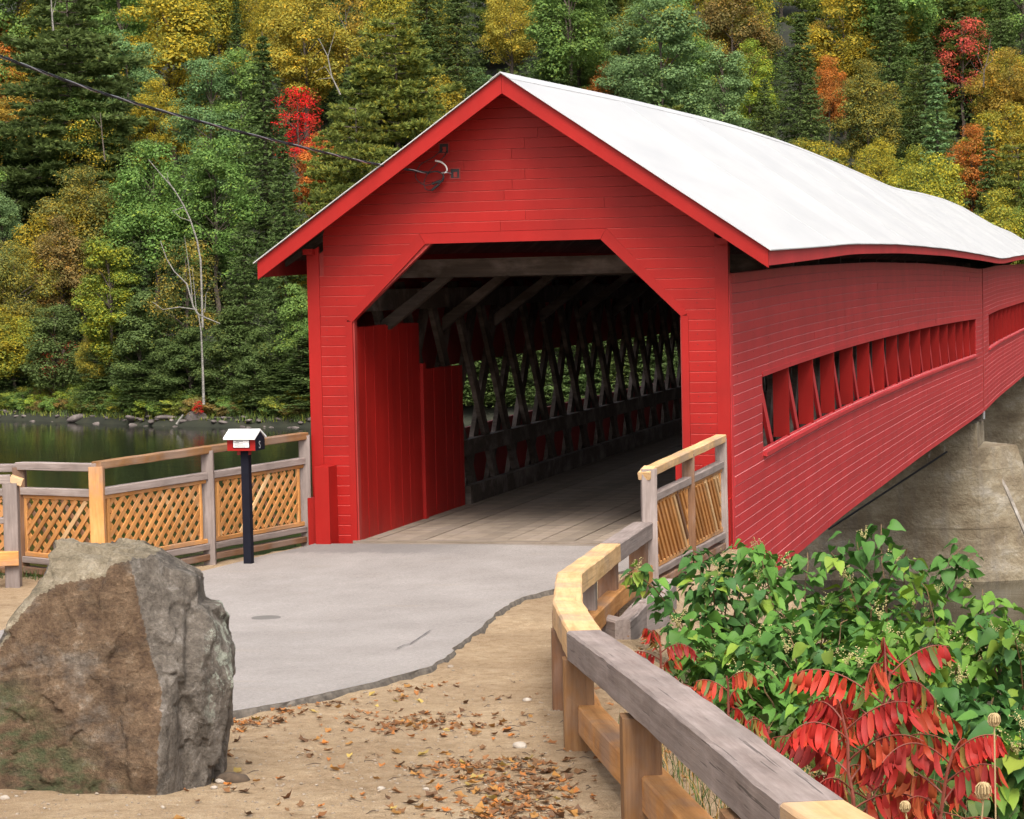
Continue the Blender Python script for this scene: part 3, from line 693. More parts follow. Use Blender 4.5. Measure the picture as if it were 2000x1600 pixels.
# ------------------------------------------------------------------ lattice fences
rf = random.Random(5)
def V3(p, z): return Vector((p[0], p[1], z))
def lath_panel(parent, a, b, z0a, z0b, hgt, side, step=.185, wid=.062, th=.014):
    """two crossed layers of laths, each lath a part, cut to the panel; a->b in plan, sloping bottom edge z0a..z0b"""
    a, b = Vector((*a, 0)), Vector((*b, 0)); L = (b-a).length; u = (b-a)/L; n = Vector((-u.y, u.x, 0))*side
    for lay, sg in ((0, 1), (1, -1)):
        o0 = -hgt if sg > 0 else 0
        q = o0+rf.uniform(.02, .1)
        while q < (L if sg > 0 else L+hgt):
            # points (s, h): s = q + sg*h
            lo, hi = 0., hgt
            if sg > 0: lo = max(lo, -q); hi = min(hi, L-q)
            else: lo = max(lo, q-L); hi = min(hi, q)
            if hi-lo > .06:
                e = wid*.5
                P = []
                for h in (lo, hi):
                    s = q+sg*h; zb = z0a+(z0b-z0a)*s/L
                    P.append(a+u*min(L, max(0, s))+n*(th*.55 if lay == 0 else -th*.55)+Vector((0, 0, zb+h)))
                timber('lath', P[0], P[1], th, wid, LATH if rf.random() < .8 else (WOOD_PALE if rf.random() < .6 else WOOD_BROWN), parent, .002, .001, up=(0, 0, 1), seg=1, rs=rf)
            q += step
def fence_section(t, a, b, ha, hb_, side, posts=(), za=None, zb=None, frame=True):
    """cap rail, second rail, framed lattice panels between posts, bottom rail and ground rail; ha/hb_ = absolute cap heights"""
    za = tz(*a) if za is None else za; zb = tz(*b) if zb is None else zb
    ps = [0, *posts, 1]; A, B = Vector((*a, 0)), Vector((*b, 0))
    P = lambda s, h: V3(A.lerp(B, s), (za+(zb-za)*s)+h*((ha-za)*(1-s)+(hb_-zb)*s)/1.5)
    for s0, s1 in zip(ps[:-1], ps[1:]):
        d = .075/(B-A).length; g0, g1 = s0+d, s1-d
        timber('cap_rail', P(s0, 1.455), P(s1, 1.455), .14, .095, t['capm'][0], t['o'], rs=rf)
        timber('second_rail', P(g0, 1.125), P(g1, 1.125), .11, .09, WOOD_GREY, t['o'], rs=rf)
        timber('panel_frame', P(g0, 1.055), P(g1, 1.055), .045, .05, WOOD_NEW, t['o'], rs=rf)
        timber('panel_frame', P(g0, .29), P(g1, .29), .045, .06, WOOD_NEW, t['o'], rs=rf)
        timber('panel_frame', P(g0+.025, .32), P(g0+.025, 1.03), .045, .05, WOOD_NEW, t['o'], up=B-A, rs=rf)
        timber('panel_frame', P(g1-.025, .32), P(g1-.025, 1.03), .045, .05, WOOD_NEW, t['o'], up=B-A, rs=rf)
        timber('bottom_rail', P(g0, .215), P(g1, .215), .11, .08, WOOD_GREY, t['o'], rs=rf)
        timber('ground_rail', P(g0, .08), P(g1, .08), .11, .08, WOOD_BROWN, t['o'], rs=rf)
        q0, q1 = P(g0+.03, .32), P(g1-.03, .32)
        lath_panel(t['o'], (q0.x, q0.y), (q1.x, q1.y), q0.z, q1.z, .71*((ha-za)+(hb_-zb))/3., side, th=t.get('th', .014))
def post(t, p, top, m, w=.15, below=.15, name='post'):
    timber(name, V3(p, tz(*p)-below), V3(p, top), w, w, m, t, up=(1, .3, 0), rs=rf)

FA, FC, FD, FE = (-2.93, -.12), (-3.95, -4.46), (-5.29, -3.79), (-7.6, -4.15)
LF = {'o': empty('lattice_fence', (0, 0, 0)), 'capm': (POSTW,)}
tag(LF['o'], 'long cedar lattice fence left of the bridge entrance with a bend behind the boulder', 'fence')
fence_section(LF, FC, FA, 1.44, 1.50, -1, (.5,), 0, -.02)
LF['capm'] = (WOOD_GREY,)
fence_section(LF, FD, FC, 1.385, 1.42, -1, (), 0, 0)
fence_section(LF, FE, FD, 1.36, 1.36, -1, (), 0, 0)
FM = ((FA[0]+FC[0])/2, (FA[1]+FC[1])/2)
post(LF['o'], FA, 1.46, WOOD_GREY); post(LF['o'], FM, 1.415, WOOD_GREY); post(LF['o'], FC, 1.385, WOOD_NEW, .17); post(LF['o'], FD, 1.33, WOOD_BROWN); post(LF['o'], FE, 1.31, WOOD_GREY)

# short guard rail standing in front of it at the picture's left edge
t = empty('guard_rail'); tag(t, 'end of a timber guard rail at the left edge, grey post with orange cut end', 'guard rail', 'timber guard rails beside the path')
GA, GB, GC = (-4.82, -4.95), (-6.9, -5.9), (-9.2, -6.9)
timber('cap_rail', V3(GB, 1.28), V3(GA, 1.28), .16, .10, WOOD_GREY, t, rs=rf); timber('cap_rail', V3(GC, 1.28), V3(GB, 1.28), .16, .10, WOOD_GREY, t, rs=rf)
timber('cap_end', V3(GA, 1.285), V3((GA[0]+.13, GA[1]+.05), 1.235), .15, .09, WOOD_PALE, t, rs=rf)
timber('upper_rail', V3(GC, .80), V3((GA[0]+.06, GA[1]+.02), .80), .14, .07, WOOD_GREY, t, rs=rf); timber('lower_rail', V3((GC[0], GC[1]-.05), .36), V3((GA[0]+.10, GA[1]-.05), .36), .12, .17, WOOD_NEW, t, rs=rf)
for p in (GA, GB, GC): post(t, p, 1.235, WOOD_GREY, .17)

# right lattice fence from the bridge corner towards the camera
RA, RB = (2.80, -.42), (2.72, -4.45)
RF = {'o': empty('lattice_fence', (0, 0, 0)), 'capm': (WOOD_PALE,), 'th': .03}
tag(RF['o'], 'short cedar lattice fence against the right corner of the bridge front', 'fence')
fence_section(RF, RB, RA, 1.37, 1.46, 1, (.5,), -.005, -.03)
post(RF['o'], RA, 1.42, WOOD_GREY, .14); post(RF['o'], ((RA[0]+RB[0])/2, (RA[1]+RB[1])/2), 1.37, WOOD_BROWN, .14); post(RF['o'], (RB[0], RB[1]-.1), 1.36, WOOD_GREY, .17)
timber('cap_end', V3((RB[0], RB[1]-.02), 1.345), V3((RB[0]-.03, RB[1]-.2), 1.29), .14, .09, WOOD_PALE, RF['o'], rs=rf)

# right guard rail, bending round towards the camera
GR = empty('guard_rail'); tag(GR, 'heavy timber guard rail curving from the bridge to the lower right foreground', 'guard rail', 'timber guard rails beside the path')
K = [(2.66, -4.62), (2.80, -6.9), (3.28, -10.6), (4.0, -13.6), (4.69, -15.98), (7.02, -22.66), (8.35, -26.2)]
def gz(y): return float(np.interp(-y, SX, SG))
KZ = [gz(p[1])+.76 for p in K]; KZ[0] = .78
CW, CT = .215, .19
capm = [WOOD_GREY, WOOD_PALE, WOOD_PALE, WOOD_PALE, WOOD_GREY, WOOD_PALE]
def cap_piece(i):
    """mitred cap timber between bends i and i+1"""
    def nrm(a, b): d = Vector((b[0]-a[0], b[1]-a[1])).normalized(); return Vector((-d.y, d.x))
    n0 = nrm(K[i], K[i+1]); na = (nrm(K[i-1], K[i])+n0).normalized() if i else n0; nb = (nrm(K[i+1], K[i+2])+n0).normalized() if i+2 < len(K) else n0
    na = na/na.dot(n0); nb = nb/nb.dot(n0); A, B = Vector(K[i]), Vector(K[i+1]); L = (B-A).length
    A = A+(B-A)/L*.004; B = B-(B-A)/L*.004
    m1 = MB(); n = max(4, int(L/.22)); V = []; c = .012; a = CW/2
    ring = [(-a+c, -CT), (a-c, -CT), (a, -CT+c), (a, -c), (a-c, 0), (-a+c, 0), (-a, -c), (-a, -CT+c)]
    for j in range(n+1):
        s = j/n; p = A.lerp(B, s); q = na.lerp(nb, s); z = KZ[i]+(KZ[i+1]-KZ[i])*s+(i == 4)*.02*math.sin(s*3.1)
        wob = .0025*math.sin(j*1.7+i)+rf.uniform(-.002, .002)
        for o, h in ring: V.append((p.x+q.x*(o+wob+rf.uniform(-.002, .002)), p.y+q.y*(o+wob), z+h+rf.uniform(-.003, .003)))
    F = [(8*j+k, 8*j+(k+1) % 8, 8*j+8+(k+1) % 8, 8*j+8+k)[::-1] for j in range(n) for k in range(8)]+[tuple(range(8)), tuple(8*n+k for k in range(7, -1, -1))]
    # local frame along the piece so that the grain runs with it
    X = Vector((B.x-A.x, B.y-A.y, KZ[i+1]-KZ[i])).normalized(); Yv = Vector((0, 0, 1)).cross(X).normalized(); Z = X.cross(Yv)
    M4 = Matrix((X, Yv, Z)).transposed().to_4x4(); M4.translation = Vector((A.x, A.y, KZ[i])); Mi = M4.inverted()
    link('cap_rail', mk('cap_rail', [Mi @ Vector(v) for v in V], F, capm[i]), GR, M4)
for i in range(len(K)-1): cap_piece(i)
def along(i, s, h=0, side=0.):
    a, b = Vector(K[i]), Vector(K[i+1]); d = (b-a).normalized(); n = Vector((d.y, -d.x))   # n points to the path side
    p = a.lerp(b, s)+n*side; return Vector((p.x, p.y, KZ[i]+(KZ[i+1]-KZ[i])*s+h))
mid = [WOOD_NEW, WOOD_NEW, WOOD_NEW, WOOD_NEW, WOOD_NEW, WOOD_NEW]
for i in range(len(K)-1):
    sd = -.03
    a, b = along(i, 0, -.57, sd), along(i, 1, -.57, sd)
    timber('mid_rail', a, b, .15, .185, mid[i], GR, .012, .004, rs=rf)
for i, s, m in ((0, .06, WOOD_BROWN), (0, .97, WOOD_BROWN), (1, .55, WOOD_GREY), (2, .12, WOOD_BROWN), (2, .55, WOOD_BROWN), (3, .08, WOOD_BROWN), (3, .92, POSTW), (4, .42, POSTW), (4, .86, POSTW), (5, .6, POSTW)):
    p = along(i, s, -CT-.001, .035); b = K[i]; d = Vector((K[i+1][0]-b[0], K[i+1][1]-b[1], 0))
    timber('post', (p.x, p.y, gz(p.y)-.6), p, .19, .17, m, GR, .012, .003, up=d, rs=rf)

# low grey retaining timbers in the sand behind the posts
pts = [(2.98, -8.25), (3.28, -8.55), (3.20, -7.4), (3.22, -6.5), (3.12, -5.5)]
TL = ['sawn end piece of grey retaining timber nearest the guard rail post', 'long cracked grey retaining timber in the middle of the low edging', 'grey retaining timber partly under the knotweed leaves', 'far grey retaining timber by the lattice fence foot']
for k in range(4):
    a, b = pts[k], pts[k+1]; d = Vector((b[0]-a[0], b[1]-a[1], 0)); e = d.normalized()*.01
    za, zb = min(.06, tz(*a)+.05), min(.05, tz(*b)+.05)
    o = timber('retaining_timber', V3(a, za)+e, V3(b, zb)-e, .16, .42, WOOD_GREY, None, .02, .008, rs=rf); tag(o, TL[k], 'timber', 'low grey edging timbers')

# ------------------------------------------------------------------ donation box
bz = tz(-2.78, -2.64)
DB = empty('donation_box', (-2.78, -2.64, bz)); tag(DB, 'small red house shaped donation box with white roof on a black post', 'donation box')
m1 = MB(); m1.box(-.05, .05, -.05, .05, -.1, 1.46); m1.build('post', NAVY, DB)
m1 = MB(); m1.box(-.10, .06, -.04, .04, 1.40, 1.458); m1.build('bracket', RED_DARK, DB)
W2, D2 = .185, .15
m1 = MB(); m1.add([(-W2, -D2, 1.46), (W2, -D2, 1.46), (W2, D2, 1.46), (-W2, D2, 1.46), (-W2, -D2, 1.60), (W2, -D2, 1.60), (W2, D2, 1.60), (-W2, D2, 1.60), (-W2, 0, 1.695), (W2, 0, 1.695)],
                  [(0, 3, 2, 1), (0, 1, 5, 4), (2, 3, 7, 6), (1, 2, 6, 9, 5), (3, 0, 4, 8, 7), (4, 5, 9, 8), (6, 7, 8, 9)]); m1.build('box_body', RED, DB)
m1 = MB(); m1.add([(W2+.002, -D2, 1.46), (W2+.002, D2, 1.46), (W2+.002, D2, 1.60), (W2+.002, 0, 1.69), (W2+.002, -D2, 1.60), (W2+.012, -D2, 1.46), (W2+.012, D2, 1.46), (W2+.012, D2, 1.60), (W2+.012, 0, 1.69), (W2+.012, -D2, 1.60)],
                  [(0, 1, 2, 3, 4), (9, 8, 7, 6, 5)]+[(i, i+5, (i+1) % 5+5, (i+1) % 5) for i in range(5)]); m1.build('end_panel', NAVY, DB)
for s in (1, -1):
    m1 = MB(); m1.hexa([(-W2-.03, s*.0, 1.70), (W2+.016, 0, 1.70), (W2+.016, s*(D2+.05), 1.60), (-W2-.03, s*(D2+.05), 1.60), (-W2-.03, 0, 1.722), (W2+.016, 0, 1.722), (W2+.016, s*(D2+.055), 1.622), (-W2-.03, s*(D2+.055), 1.622)]); m1.build('box_roof', WHITEP, DB)
m1 = MB(); m1.box(-.105, .115, -D2-.008, -D2-.001, 1.495, 1.597); m1.build('sign_frame', NAVY, DB)
m1 = MB(); m1.box(-.097, .107, -D2-.012, -D2-.0085, 1.503, 1.589); sg = m1.build('sign_paper', PAPER, DB)
for k, (x0, x1) in enumerate(((-.06, .03), (-.085, -.02), (-.085, .03), (-.085, .095), (-.085, .06))):
    m1 = MB(); z = 1.578-.016*k; m1.box(x0, x1, -D2-.0132, -D2-.0122, z-.0025, z+.0025); m1.build('print_line', NAVY, sg)
fc = bpy.data.curves.new('letter', 'FONT'); fc.body = 'S'; fc.size = .13; fc.extrude = .001
fo = bpy.data.objects.new('letter', fc); COL.objects.link(fo); dg = bpy.context.evaluated_depsgraph_get(); me = bpy.data.meshes.new_from_object(fo.evaluated_get(dg)); bpy.data.objects.remove(fo)
me.materials.clear(); me.materials.append(flat_mat('grey_letter_paint', (.32, .32, .34), .6))
o = link('letter', me, DB, Matrix.Translation((W2+.0145, -.06, 1.485)) @ Matrix.Rotation(rad(90), 4, 'Z') @ Matrix.Rotation(rad(90), 4, 'X'))

# flat iron cover in the asphalt
p = on_ground(520, 1215); ct_ = .049+.012*noise.noise((p.x*.8, p.y*.8, 2)); m1 = MB(); m1.tube([(0, 0, .0), (0, 0, ct_)], .15, 20); o = m1.build('valve_cover', IRON); o.location = p; tag(o, 'dark round iron cover set in the grey asphalt beside the boulder', 'valve cover')

# ------------------------------------------------------------------ overhead cable with its loose tails
OC = empty('overhead_cable', tuple(at_y(840, 338, -.12))); tag(OC, 'twisted black overhead cable strung from the upper left to the bridge gable', 'cable')
ctrl = [(-330, -10, 20), (-150, 55, 21.6), (0, 110, 23), (200, 182, 25), (400, 240, 27), (600, 290, 29.2), (720, 318, 30.6), (838, 338, None)]
P = [Vector(at_depth(*c)) if c[2] else Vector(at_y(c[0], c[1], -.16)) for c in ctrl]
path = [Vector(p) for p in catmull([tuple(p) for p in P], 26)]
for k, (m, r_) in enumerate(((BLACK, .008), (BLACK, .008), (METAL, .006))):
    q = []
    for i, p in enumerate(path):
        d = (path[min(i+1, len(path)-1)]-path[max(i-1, 0)]).normalized(); a = d.cross(Vector((0, 0, 1))).normalized(); b = d.cross(a); th = i*.55+k*2.094
        q.append(p+(a*math.cos(th)+b*math.sin(th))*.010)
    m1 = MB(); m1.tube(q, r_, 5); o = m1.build('strand', m, None, True); o.parent = OC; o.matrix_parent_inverse = Matrix.Translation(OC.location).inverted()
def gpt(x, y, Y=-.12): return Vector(at_y(x, y, Y))
def child_tube(name, pts, r_, m, par=OC):
    m1 = MB(); m1.tube([Vector(p) for p in catmull([tuple(p) for p in pts], 6)], r_, 5); o = m1.build(name, m, None, True); o.parent = par; o.matrix_parent_inverse = Matrix.Translation(OC.location).inverted(); return o
child_tube('loose_tail', [gpt(838, 337, -.15), gpt(853, 335), gpt(865, 341), gpt(866, 350), gpt(860, 356), gpt(845, 358)], .011, BLACK)
child_tube('loose_tail', [gpt(866, 346), gpt(860, 357), gpt(850, 366), gpt(842, 372)], .010, BLACK)
child_tube('wire_loop', [gpt(845, 359), gpt(830, 362, -.2), gpt(815, 352, -.2), gpt(812, 340, -.2), gpt(822, 321, -.15), gpt(845, 308), gpt(864, 292, -.04)], .006, BLACK)
child_tube('wire_loop', [gpt(842, 372), gpt(832, 370, -.2), gpt(828, 357, -.2), gpt(836, 338, -.18), gpt(852, 322), gpt(868, 305), gpt(872, 296, -.04)], .006, BLACK)
child_tube('connector', [gpt(860, 353), gpt(852, 356), gpt(844, 359.5)], .018, BLACK); child_tube('connector', [gpt(857, 361), gpt(850, 366), gpt(843, 372)], .018, BLACK)
child_tube('white_tail', [gpt(850, 314), gpt(862, 317), gpt(871, 325), gpt(873, 334), gpt(867, 338)], .012, WHITEP)
child_tube('anchor_wire', [gpt(862, 338), gpt(872, 337), gpt(882, 339.5, -.03)], .009, METAL)

# thin dark stay under the bridge
m1 = MB(); m1.tube([at_y(1618, 1034, 44.0), at_y(1850, 882, 46.0)], .035, 5); o = m1.build('stay_cable', BLACK); tag(o, 'thin dark cable slanting under the bridge in front of the pier', 'cable')

# ------------------------------------------------------------------ boulder
def coords_rot(ns, ls):
    g = ns.new('ShaderNodeNewGeometry'); mp = ns.new('ShaderNodeMapping'); mp.inputs['Rotation'].default_value = (0, .5, .2); mp.inputs['Scale'].default_value = (2.2, 5, 8); ls.new(g.outputs['Position'], mp.inputs[0]); return mp.outputs[0]
def boulder():
    c0 = on_ground(205, 1545); xr = np.array([_cy, -_sy, 0]); fr = np.array([-_sy, -_cy, 0])*1.  # right, towards the camera
    base = np.array(c0)-fr*.52
    # facets as half spaces in (right, front, up), origin at (0,0,.55)
    pl = [((.099, 0, .995), .725, 2), ((-.866, .02, .5), .655, 1), ((.99, 0, -.14), .638, 1), ((.49, .02, .87), .73, 1), ((.925, .05, .38), .68, 1),
          ((-.25, .62, .75), .655, 2), ((-.62, .5, .6), .69, 2), ((-.12, .93, .35), .48, 0), ((-.30, .95, .10), .57, 0), ((-.05, .99, .02), .66, 0), ((.59, .664, .46), .582, 1), ((.88, .47, -.02), .61, 1), ((.80, .60, .12), .615, 1),
          ((.2, -.95, .2), .58, 1), ((-.5, -.85, .15), .62, 1), ((.8, -.6, .1), .64, 1), ((-.98, -.1, -.05), .93, 0), ((-.8, .6, .05), .86, 0)]
    Nn = np.array([np.array(n)/np.linalg.norm(n) for n, _, _ in pl]); D = np.array([d for _, d, _ in pl]); FK = np.array([k_ for _, _, k_ in pl])
    import bmesh
    bm = bmesh.new(); bmesh.ops.create_icosphere(bm, subdivisions=7, radius=1.)
    V = np.array([v.co[:] for v in bm.verts]); F = np.array([[v.index for v in f.verts] for f in bm.faces]); bm.free()
    dots = V@Nn.T; rr = np.where(dots > .05, D/np.maximum(dots, .05), 9.); r1 = np.sort(rr, 1)
    # slightly eased edges: softmin of the two nearest planes
    k = 1500.; rad_ = -np.log(np.exp(-k*(rr-r1[:, :1])).sum(1))/k+r1[:, 0]
    P = V*rad_[:, None]; out = []
    # broken flakes: every patch of the surface is its own slightly tilted little face
    rk = np.random.default_rng(12); fl = np.zeros(len(P))
    for cnt, am, tl in ((40, .005, .10), (160, .0012, .055), (900, .0007, .045)):
        sd_ = P[rk.integers(0, len(P), cnt)]*np.array([1, 1, 1.]); tv = rk.normal(size=(cnt, 3))*tl; of = rk.normal(size=cnt)*am
        wq = np.array([1, 1, .75])   # flakes are longer than high
        best = np.full(len(P), 9.); arg = np.zeros(len(P), int)
        warp = np.array([[noise.noise((p[0]*6, p[1]*6, p[2]*6)), noise.noise((p[0]*6+9, p[1]*6, p[2]*6)), noise.noise((p[0]*6, p[1]*6+9, p[2]*6))] for p in P])*.035 if cnt < 300 else 0
        Pw = P+warp
        for j_ in range(cnt):
            dq = (((Pw-sd_[j_])*wq)**2).sum(1); m_ = dq < best; best[m_] = dq[m_]; arg[m_] = j_
        fl += np.clip(((P-sd_[arg])*tv[arg]).sum(1)+of[arg], -.024, .024)
    for p, v, fl_ in zip(P, V, fl):
        x, f, u = p
        d = .016*noise.noise((x*1.5+3, f*1.5, u*1.5))+.009*noise.noise((x*5+u*3, f*5+5, u*7))+.004*noise.noise((x*11+u*7, f*11, u*17-x*8))
        # conchoidal flakes: sharp-edged shallow steps running down to the left
        d += fl_
        for fq, am in ():
            a = noise.noise((x*fq+u*fq*.9, f*fq, u*fq*1.25-x*fq*.5)); a = a*2.2-math.floor(a*2.2); d += am*(a*a-.4)
        d += .0045*noise.noise((x*24, f*24, u*24))+.003*noise.noise((x*60, f*60, u*60))
        if x > .05: d -= .055*math.exp(-((x-.27)/.13)**2-((u-.28)/.34)**2)*max(0, f*1.6)     # scooped grey face
        if x > .25: d -= .045*math.exp(-((x-.47-.05*u)/.035)**2)*(u < .5)               # cleft on the right
        q = p+v*d
        if q[2] > .40 and q[0] > .3: lim = .475+.02*noise.noise((q[2]*9, q[1]*5, 2)); q[0] = lim+(q[0]-lim)*.12 if q[0] > lim else q[0]     # broken-off shoulder
        out.append(base+xr*q[0]+fr*q[1]+np.array([0, 0, max(q[2]+.55, -.25)]))
    me = np_mesh('boulder', out, F, None, smooth=False); kind_ = FK[np.argmin(rr, 1)]
    for nm_, q_ in (('greyface', 1), ('tanface', 2)):
        a_ = me.attributes.new(nm_, 'FLOAT', 'POINT'); a_.data.foreach_set('value', (kind_ == q_).astype(np.float32))
    m, ns, ls, b = mat('boulder_stone'); v = wcoords(ns, ls); cz = float(base[2])
    g = ns.new('ShaderNodeNewGeometry'); sx = ns.new('ShaderNodeVectorMath'); sx.operation = 'DOT_PRODUCT'; ls.new(g.outputs['Position'], sx.inputs[0]); sx.inputs[1].default_value = tuple(xr)
    X = math_n(ns, ls, 'SUBTRACT', sx.outputs['Value'], float(xr@base)); sp = ns.new('ShaderNodeSeparateXYZ'); ls.new(g.outputs['Position'], sp.inputs[0]); Zz = math_n(ns, ls, 'SUBTRACT', sp.outputs[2], cz)
    n1 = noise_n(ns, ls, v, 2.3, 8, .7); n2 = noise_n(ns, ls, v, 9, 8, .75); n3 = noise_n(ns, ls, v, 60, 4, .8); n4 = noise_n(ns, ls, wcoords(ns, ls, (1, 1, 2.2)), 5, 6, .7)
    br = ramp(ns, [(.28, (.045, .026, .016)), (.46, (.105, .064, .036)), (.60, (.165, .108, .064)), (.74, (.31, .255, .20))]); ls.new(n2, br.inputs[0])
    gr = ramp(ns, [(.28, (.065, .056, .046)), (.5, (.145, .128, .108)), (.75, (.33, .305, .275))]); ls.new(n2, gr.inputs[0])
    tn = ramp(ns, [(.28, (.14, .11, .07)), (.5, (.25, .205, .14)), (.75, (.38, .33, .25))]); ls.new(n2, tn.inputs[0])
    def band(val, lo, hi):
        mr = N(ns, 'MapRange'); mr.interpolation_type = 'SMOOTHSTEP'; ls.new(val, mr.inputs[0]); mr.inputs[1].default_value = lo; mr.inputs[2].default_value = hi; return mr.outputs[0]
    wob = math_n(ns, ls, 'MULTIPLY', math_n(ns, ls, 'SUBTRACT', math_n(ns, ls, 'ADD', n1, n4), 1.), 1.1)
    kb = math_n(ns, ls, 'MULTIPLY', band(noise_n(ns, ls, wcoords(ns, ls, (1, 1, 1.6)), 2.1, 6, .7), .50, .66), .6)
    br_ = mix(ns, ls, kb, br.outputs[0], gr.outputs[0])
    kx = band(math_n(ns, ls, 'ADD', N(ns, 'Attribute', attribute_name='greyface').outputs['Fac'], wob), .35, .65)
    col = mix(ns, ls, math_n(ns, ls, 'MULTIPLY', kx, .78), br_, gr.outputs[0])
    kt = band(math_n(ns, ls, 'ADD', N(ns, 'Attribute', attribute_name='tanface').outputs['Fac'], wob), .35, .65)
    col = mix(ns, ls, kt, col, tn.outputs[0])
    km = math_n(ns, ls, 'MULTIPLY', band(math_n(ns, ls, 'ADD', math_n(ns, ls, 'MULTIPLY', X, -1.), math_n(ns, ls, 'MULTIPLY', math_n(ns, ls, 'SUBTRACT', .62, Zz), 1.1)), .35, .75), band(n4, .40, .60))
    col = mix(ns, ls, math_n(ns, ls, 'MULTIPLY', km, .8), col, (.055, .075, .03))
    kl = math_n(ns, ls, 'MULTIPLY', band(X, .50, .58), band(noise_n(ns, ls, v, 6.5, 7, .75), .50, .58))
    kl = math_n(ns, ls, 'MULTIPLY', kl, band(Zz, .25, .5)); col = mix(ns, ls, math_n(ns, ls, 'MULTIPLY', kl, .75), col, (.40, .43, .35))
    kw = band(noise_n(ns, ls, v, 13, 5, .8), .66, .72); col = mix(ns, ls, math_n(ns, ls, 'MULTIPLY', kw, .4), col, (.42, .38, .34))
    st_ = noise_n(ns, ls, coords_rot(ns, ls), 1., 7, .75); rs_ = ramp(ns, [(.36, (.5,)*3), (.47, (.95,)*3), (.60, (1.0,)*3), (.68, (1.7, 1.75, 1.85))]); ls.new(st_, rs_.inputs[0]); col = mix(ns, ls, .85, col, rs_.outputs[0], 'MULTIPLY')
    r3 = ramp(ns, [(.3, (.55,)*3), (.5, (1,)*3), (.7, (1.4,)*3)]); ls.new(n3, r3.inputs[0]); col = mix(ns, ls, .8, col, r3.outputs[0], 'MULTIPLY')
    ls.new(col, b.inputs['Base Color']); b.inputs['Roughness'].default_value = .8; b.inputs['Specular IOR Level'].default_value = .3
    bump(ns, ls, b, math_n(ns, ls, 'ADD', n2, math_n(ns, ls, 'MULTIPLY', n3, .4)), 1., .045)
    me.materials.append(m); o = link('boulder', me); tag(o, 'large angular brown and grey boulder standing in the sand in the left foreground', 'boulder')
boulder()
# ------------------------------------------------------------------ shrubs on the right
rng = np.random.default_rng(7); rp = random.Random(21)
def heart_leaf(L=.125, wd=.088, curl=.25, m=LEAFMAT):
    """pointed heart-shaped leaf, folded along its midrib and drooping to the tip; stalk end at the origin, blade along +X"""
    ol = [(-.02, .0), (-.07, .22), (.01, .42), (.16, .52), (.38, .50), (.60, .37), (.82, .15), (1.0, .0)]
    V, F = [], []
    z = lambda x: -curl*max(0, x)**2*.8+.04*math.sin(x*9)
    n = len(ol)
    for x, y in ol: V.append((x*L, 0, z(x)*L))
    for x, y in ol: V.append((x*L, y*wd, (z(x)+.22*y)*L))
    for x, y in ol: V.append((x*L, -y*wd, (z(x)+.22*y)*L))
    for i in range(n-1):
        F.append((i, i+1, n+i+1, n+i)); F.append((i+1, i, 2*n+i, 2*n+i+1))
    return V, F
HL = []
for k, (cu, wd) in enumerate(((.2, .098), (.5, .09), (.8, .10), (.35, .082))):
    V, F = heart_leaf(.135, wd*1.08, cu); me = np_mesh('leaf', V, F, LEAFMAT, [.35+.1*k+.2*(v[1] == 0) for v in V]); HL.append((me, np.array(V), np.array(F)))
def frame(d, up):
    d = d/np.linalg.norm(d); y = np.cross(up, d); y /= max(1e-6, np.linalg.norm(y)); z = np.cross(d, y); return np.stack([d, y, z], 1)
SPR = []
for k in range(3):
    V, F = [], []
    for i in range(90):
        t = rng.random(); br = rng.integers(0, 5); th = br*1.257+rng.normal()*.2
        p = np.array([math.cos(th)*t*.075, math.sin(th)*t*.075, .02+.17*t-.02*br*t])+rng.normal(size=3)*.007; s = .0034+.003*rng.random(); b = len(V)
        for q in ((1, 0, -.7), (-1, 0, -.7), (0, 1, .7), (0, -1, .7)): V.append(p+np.array(q)*s*1.3)
        F += [(b, b+1, b+2), (b+1, b, b+3), (b+2, b+3, b), (b+3, b+2, b+1)]
    SPR.append(np_mesh('flower_spray', V, F, flat_mat('cream_flowers', (.42, .36, .15), .8, 0, .3, 60)))
STEMM = flat_mat('reddish_stem', (.13, .075, .03), .7, 0, .3, 9)
GREENS = [(.078, .180, .030), (.058, .145, .028), (.115, .225, .032), (.048, .125, .028), (.150, .245, .034), (.038, .105, .030)]
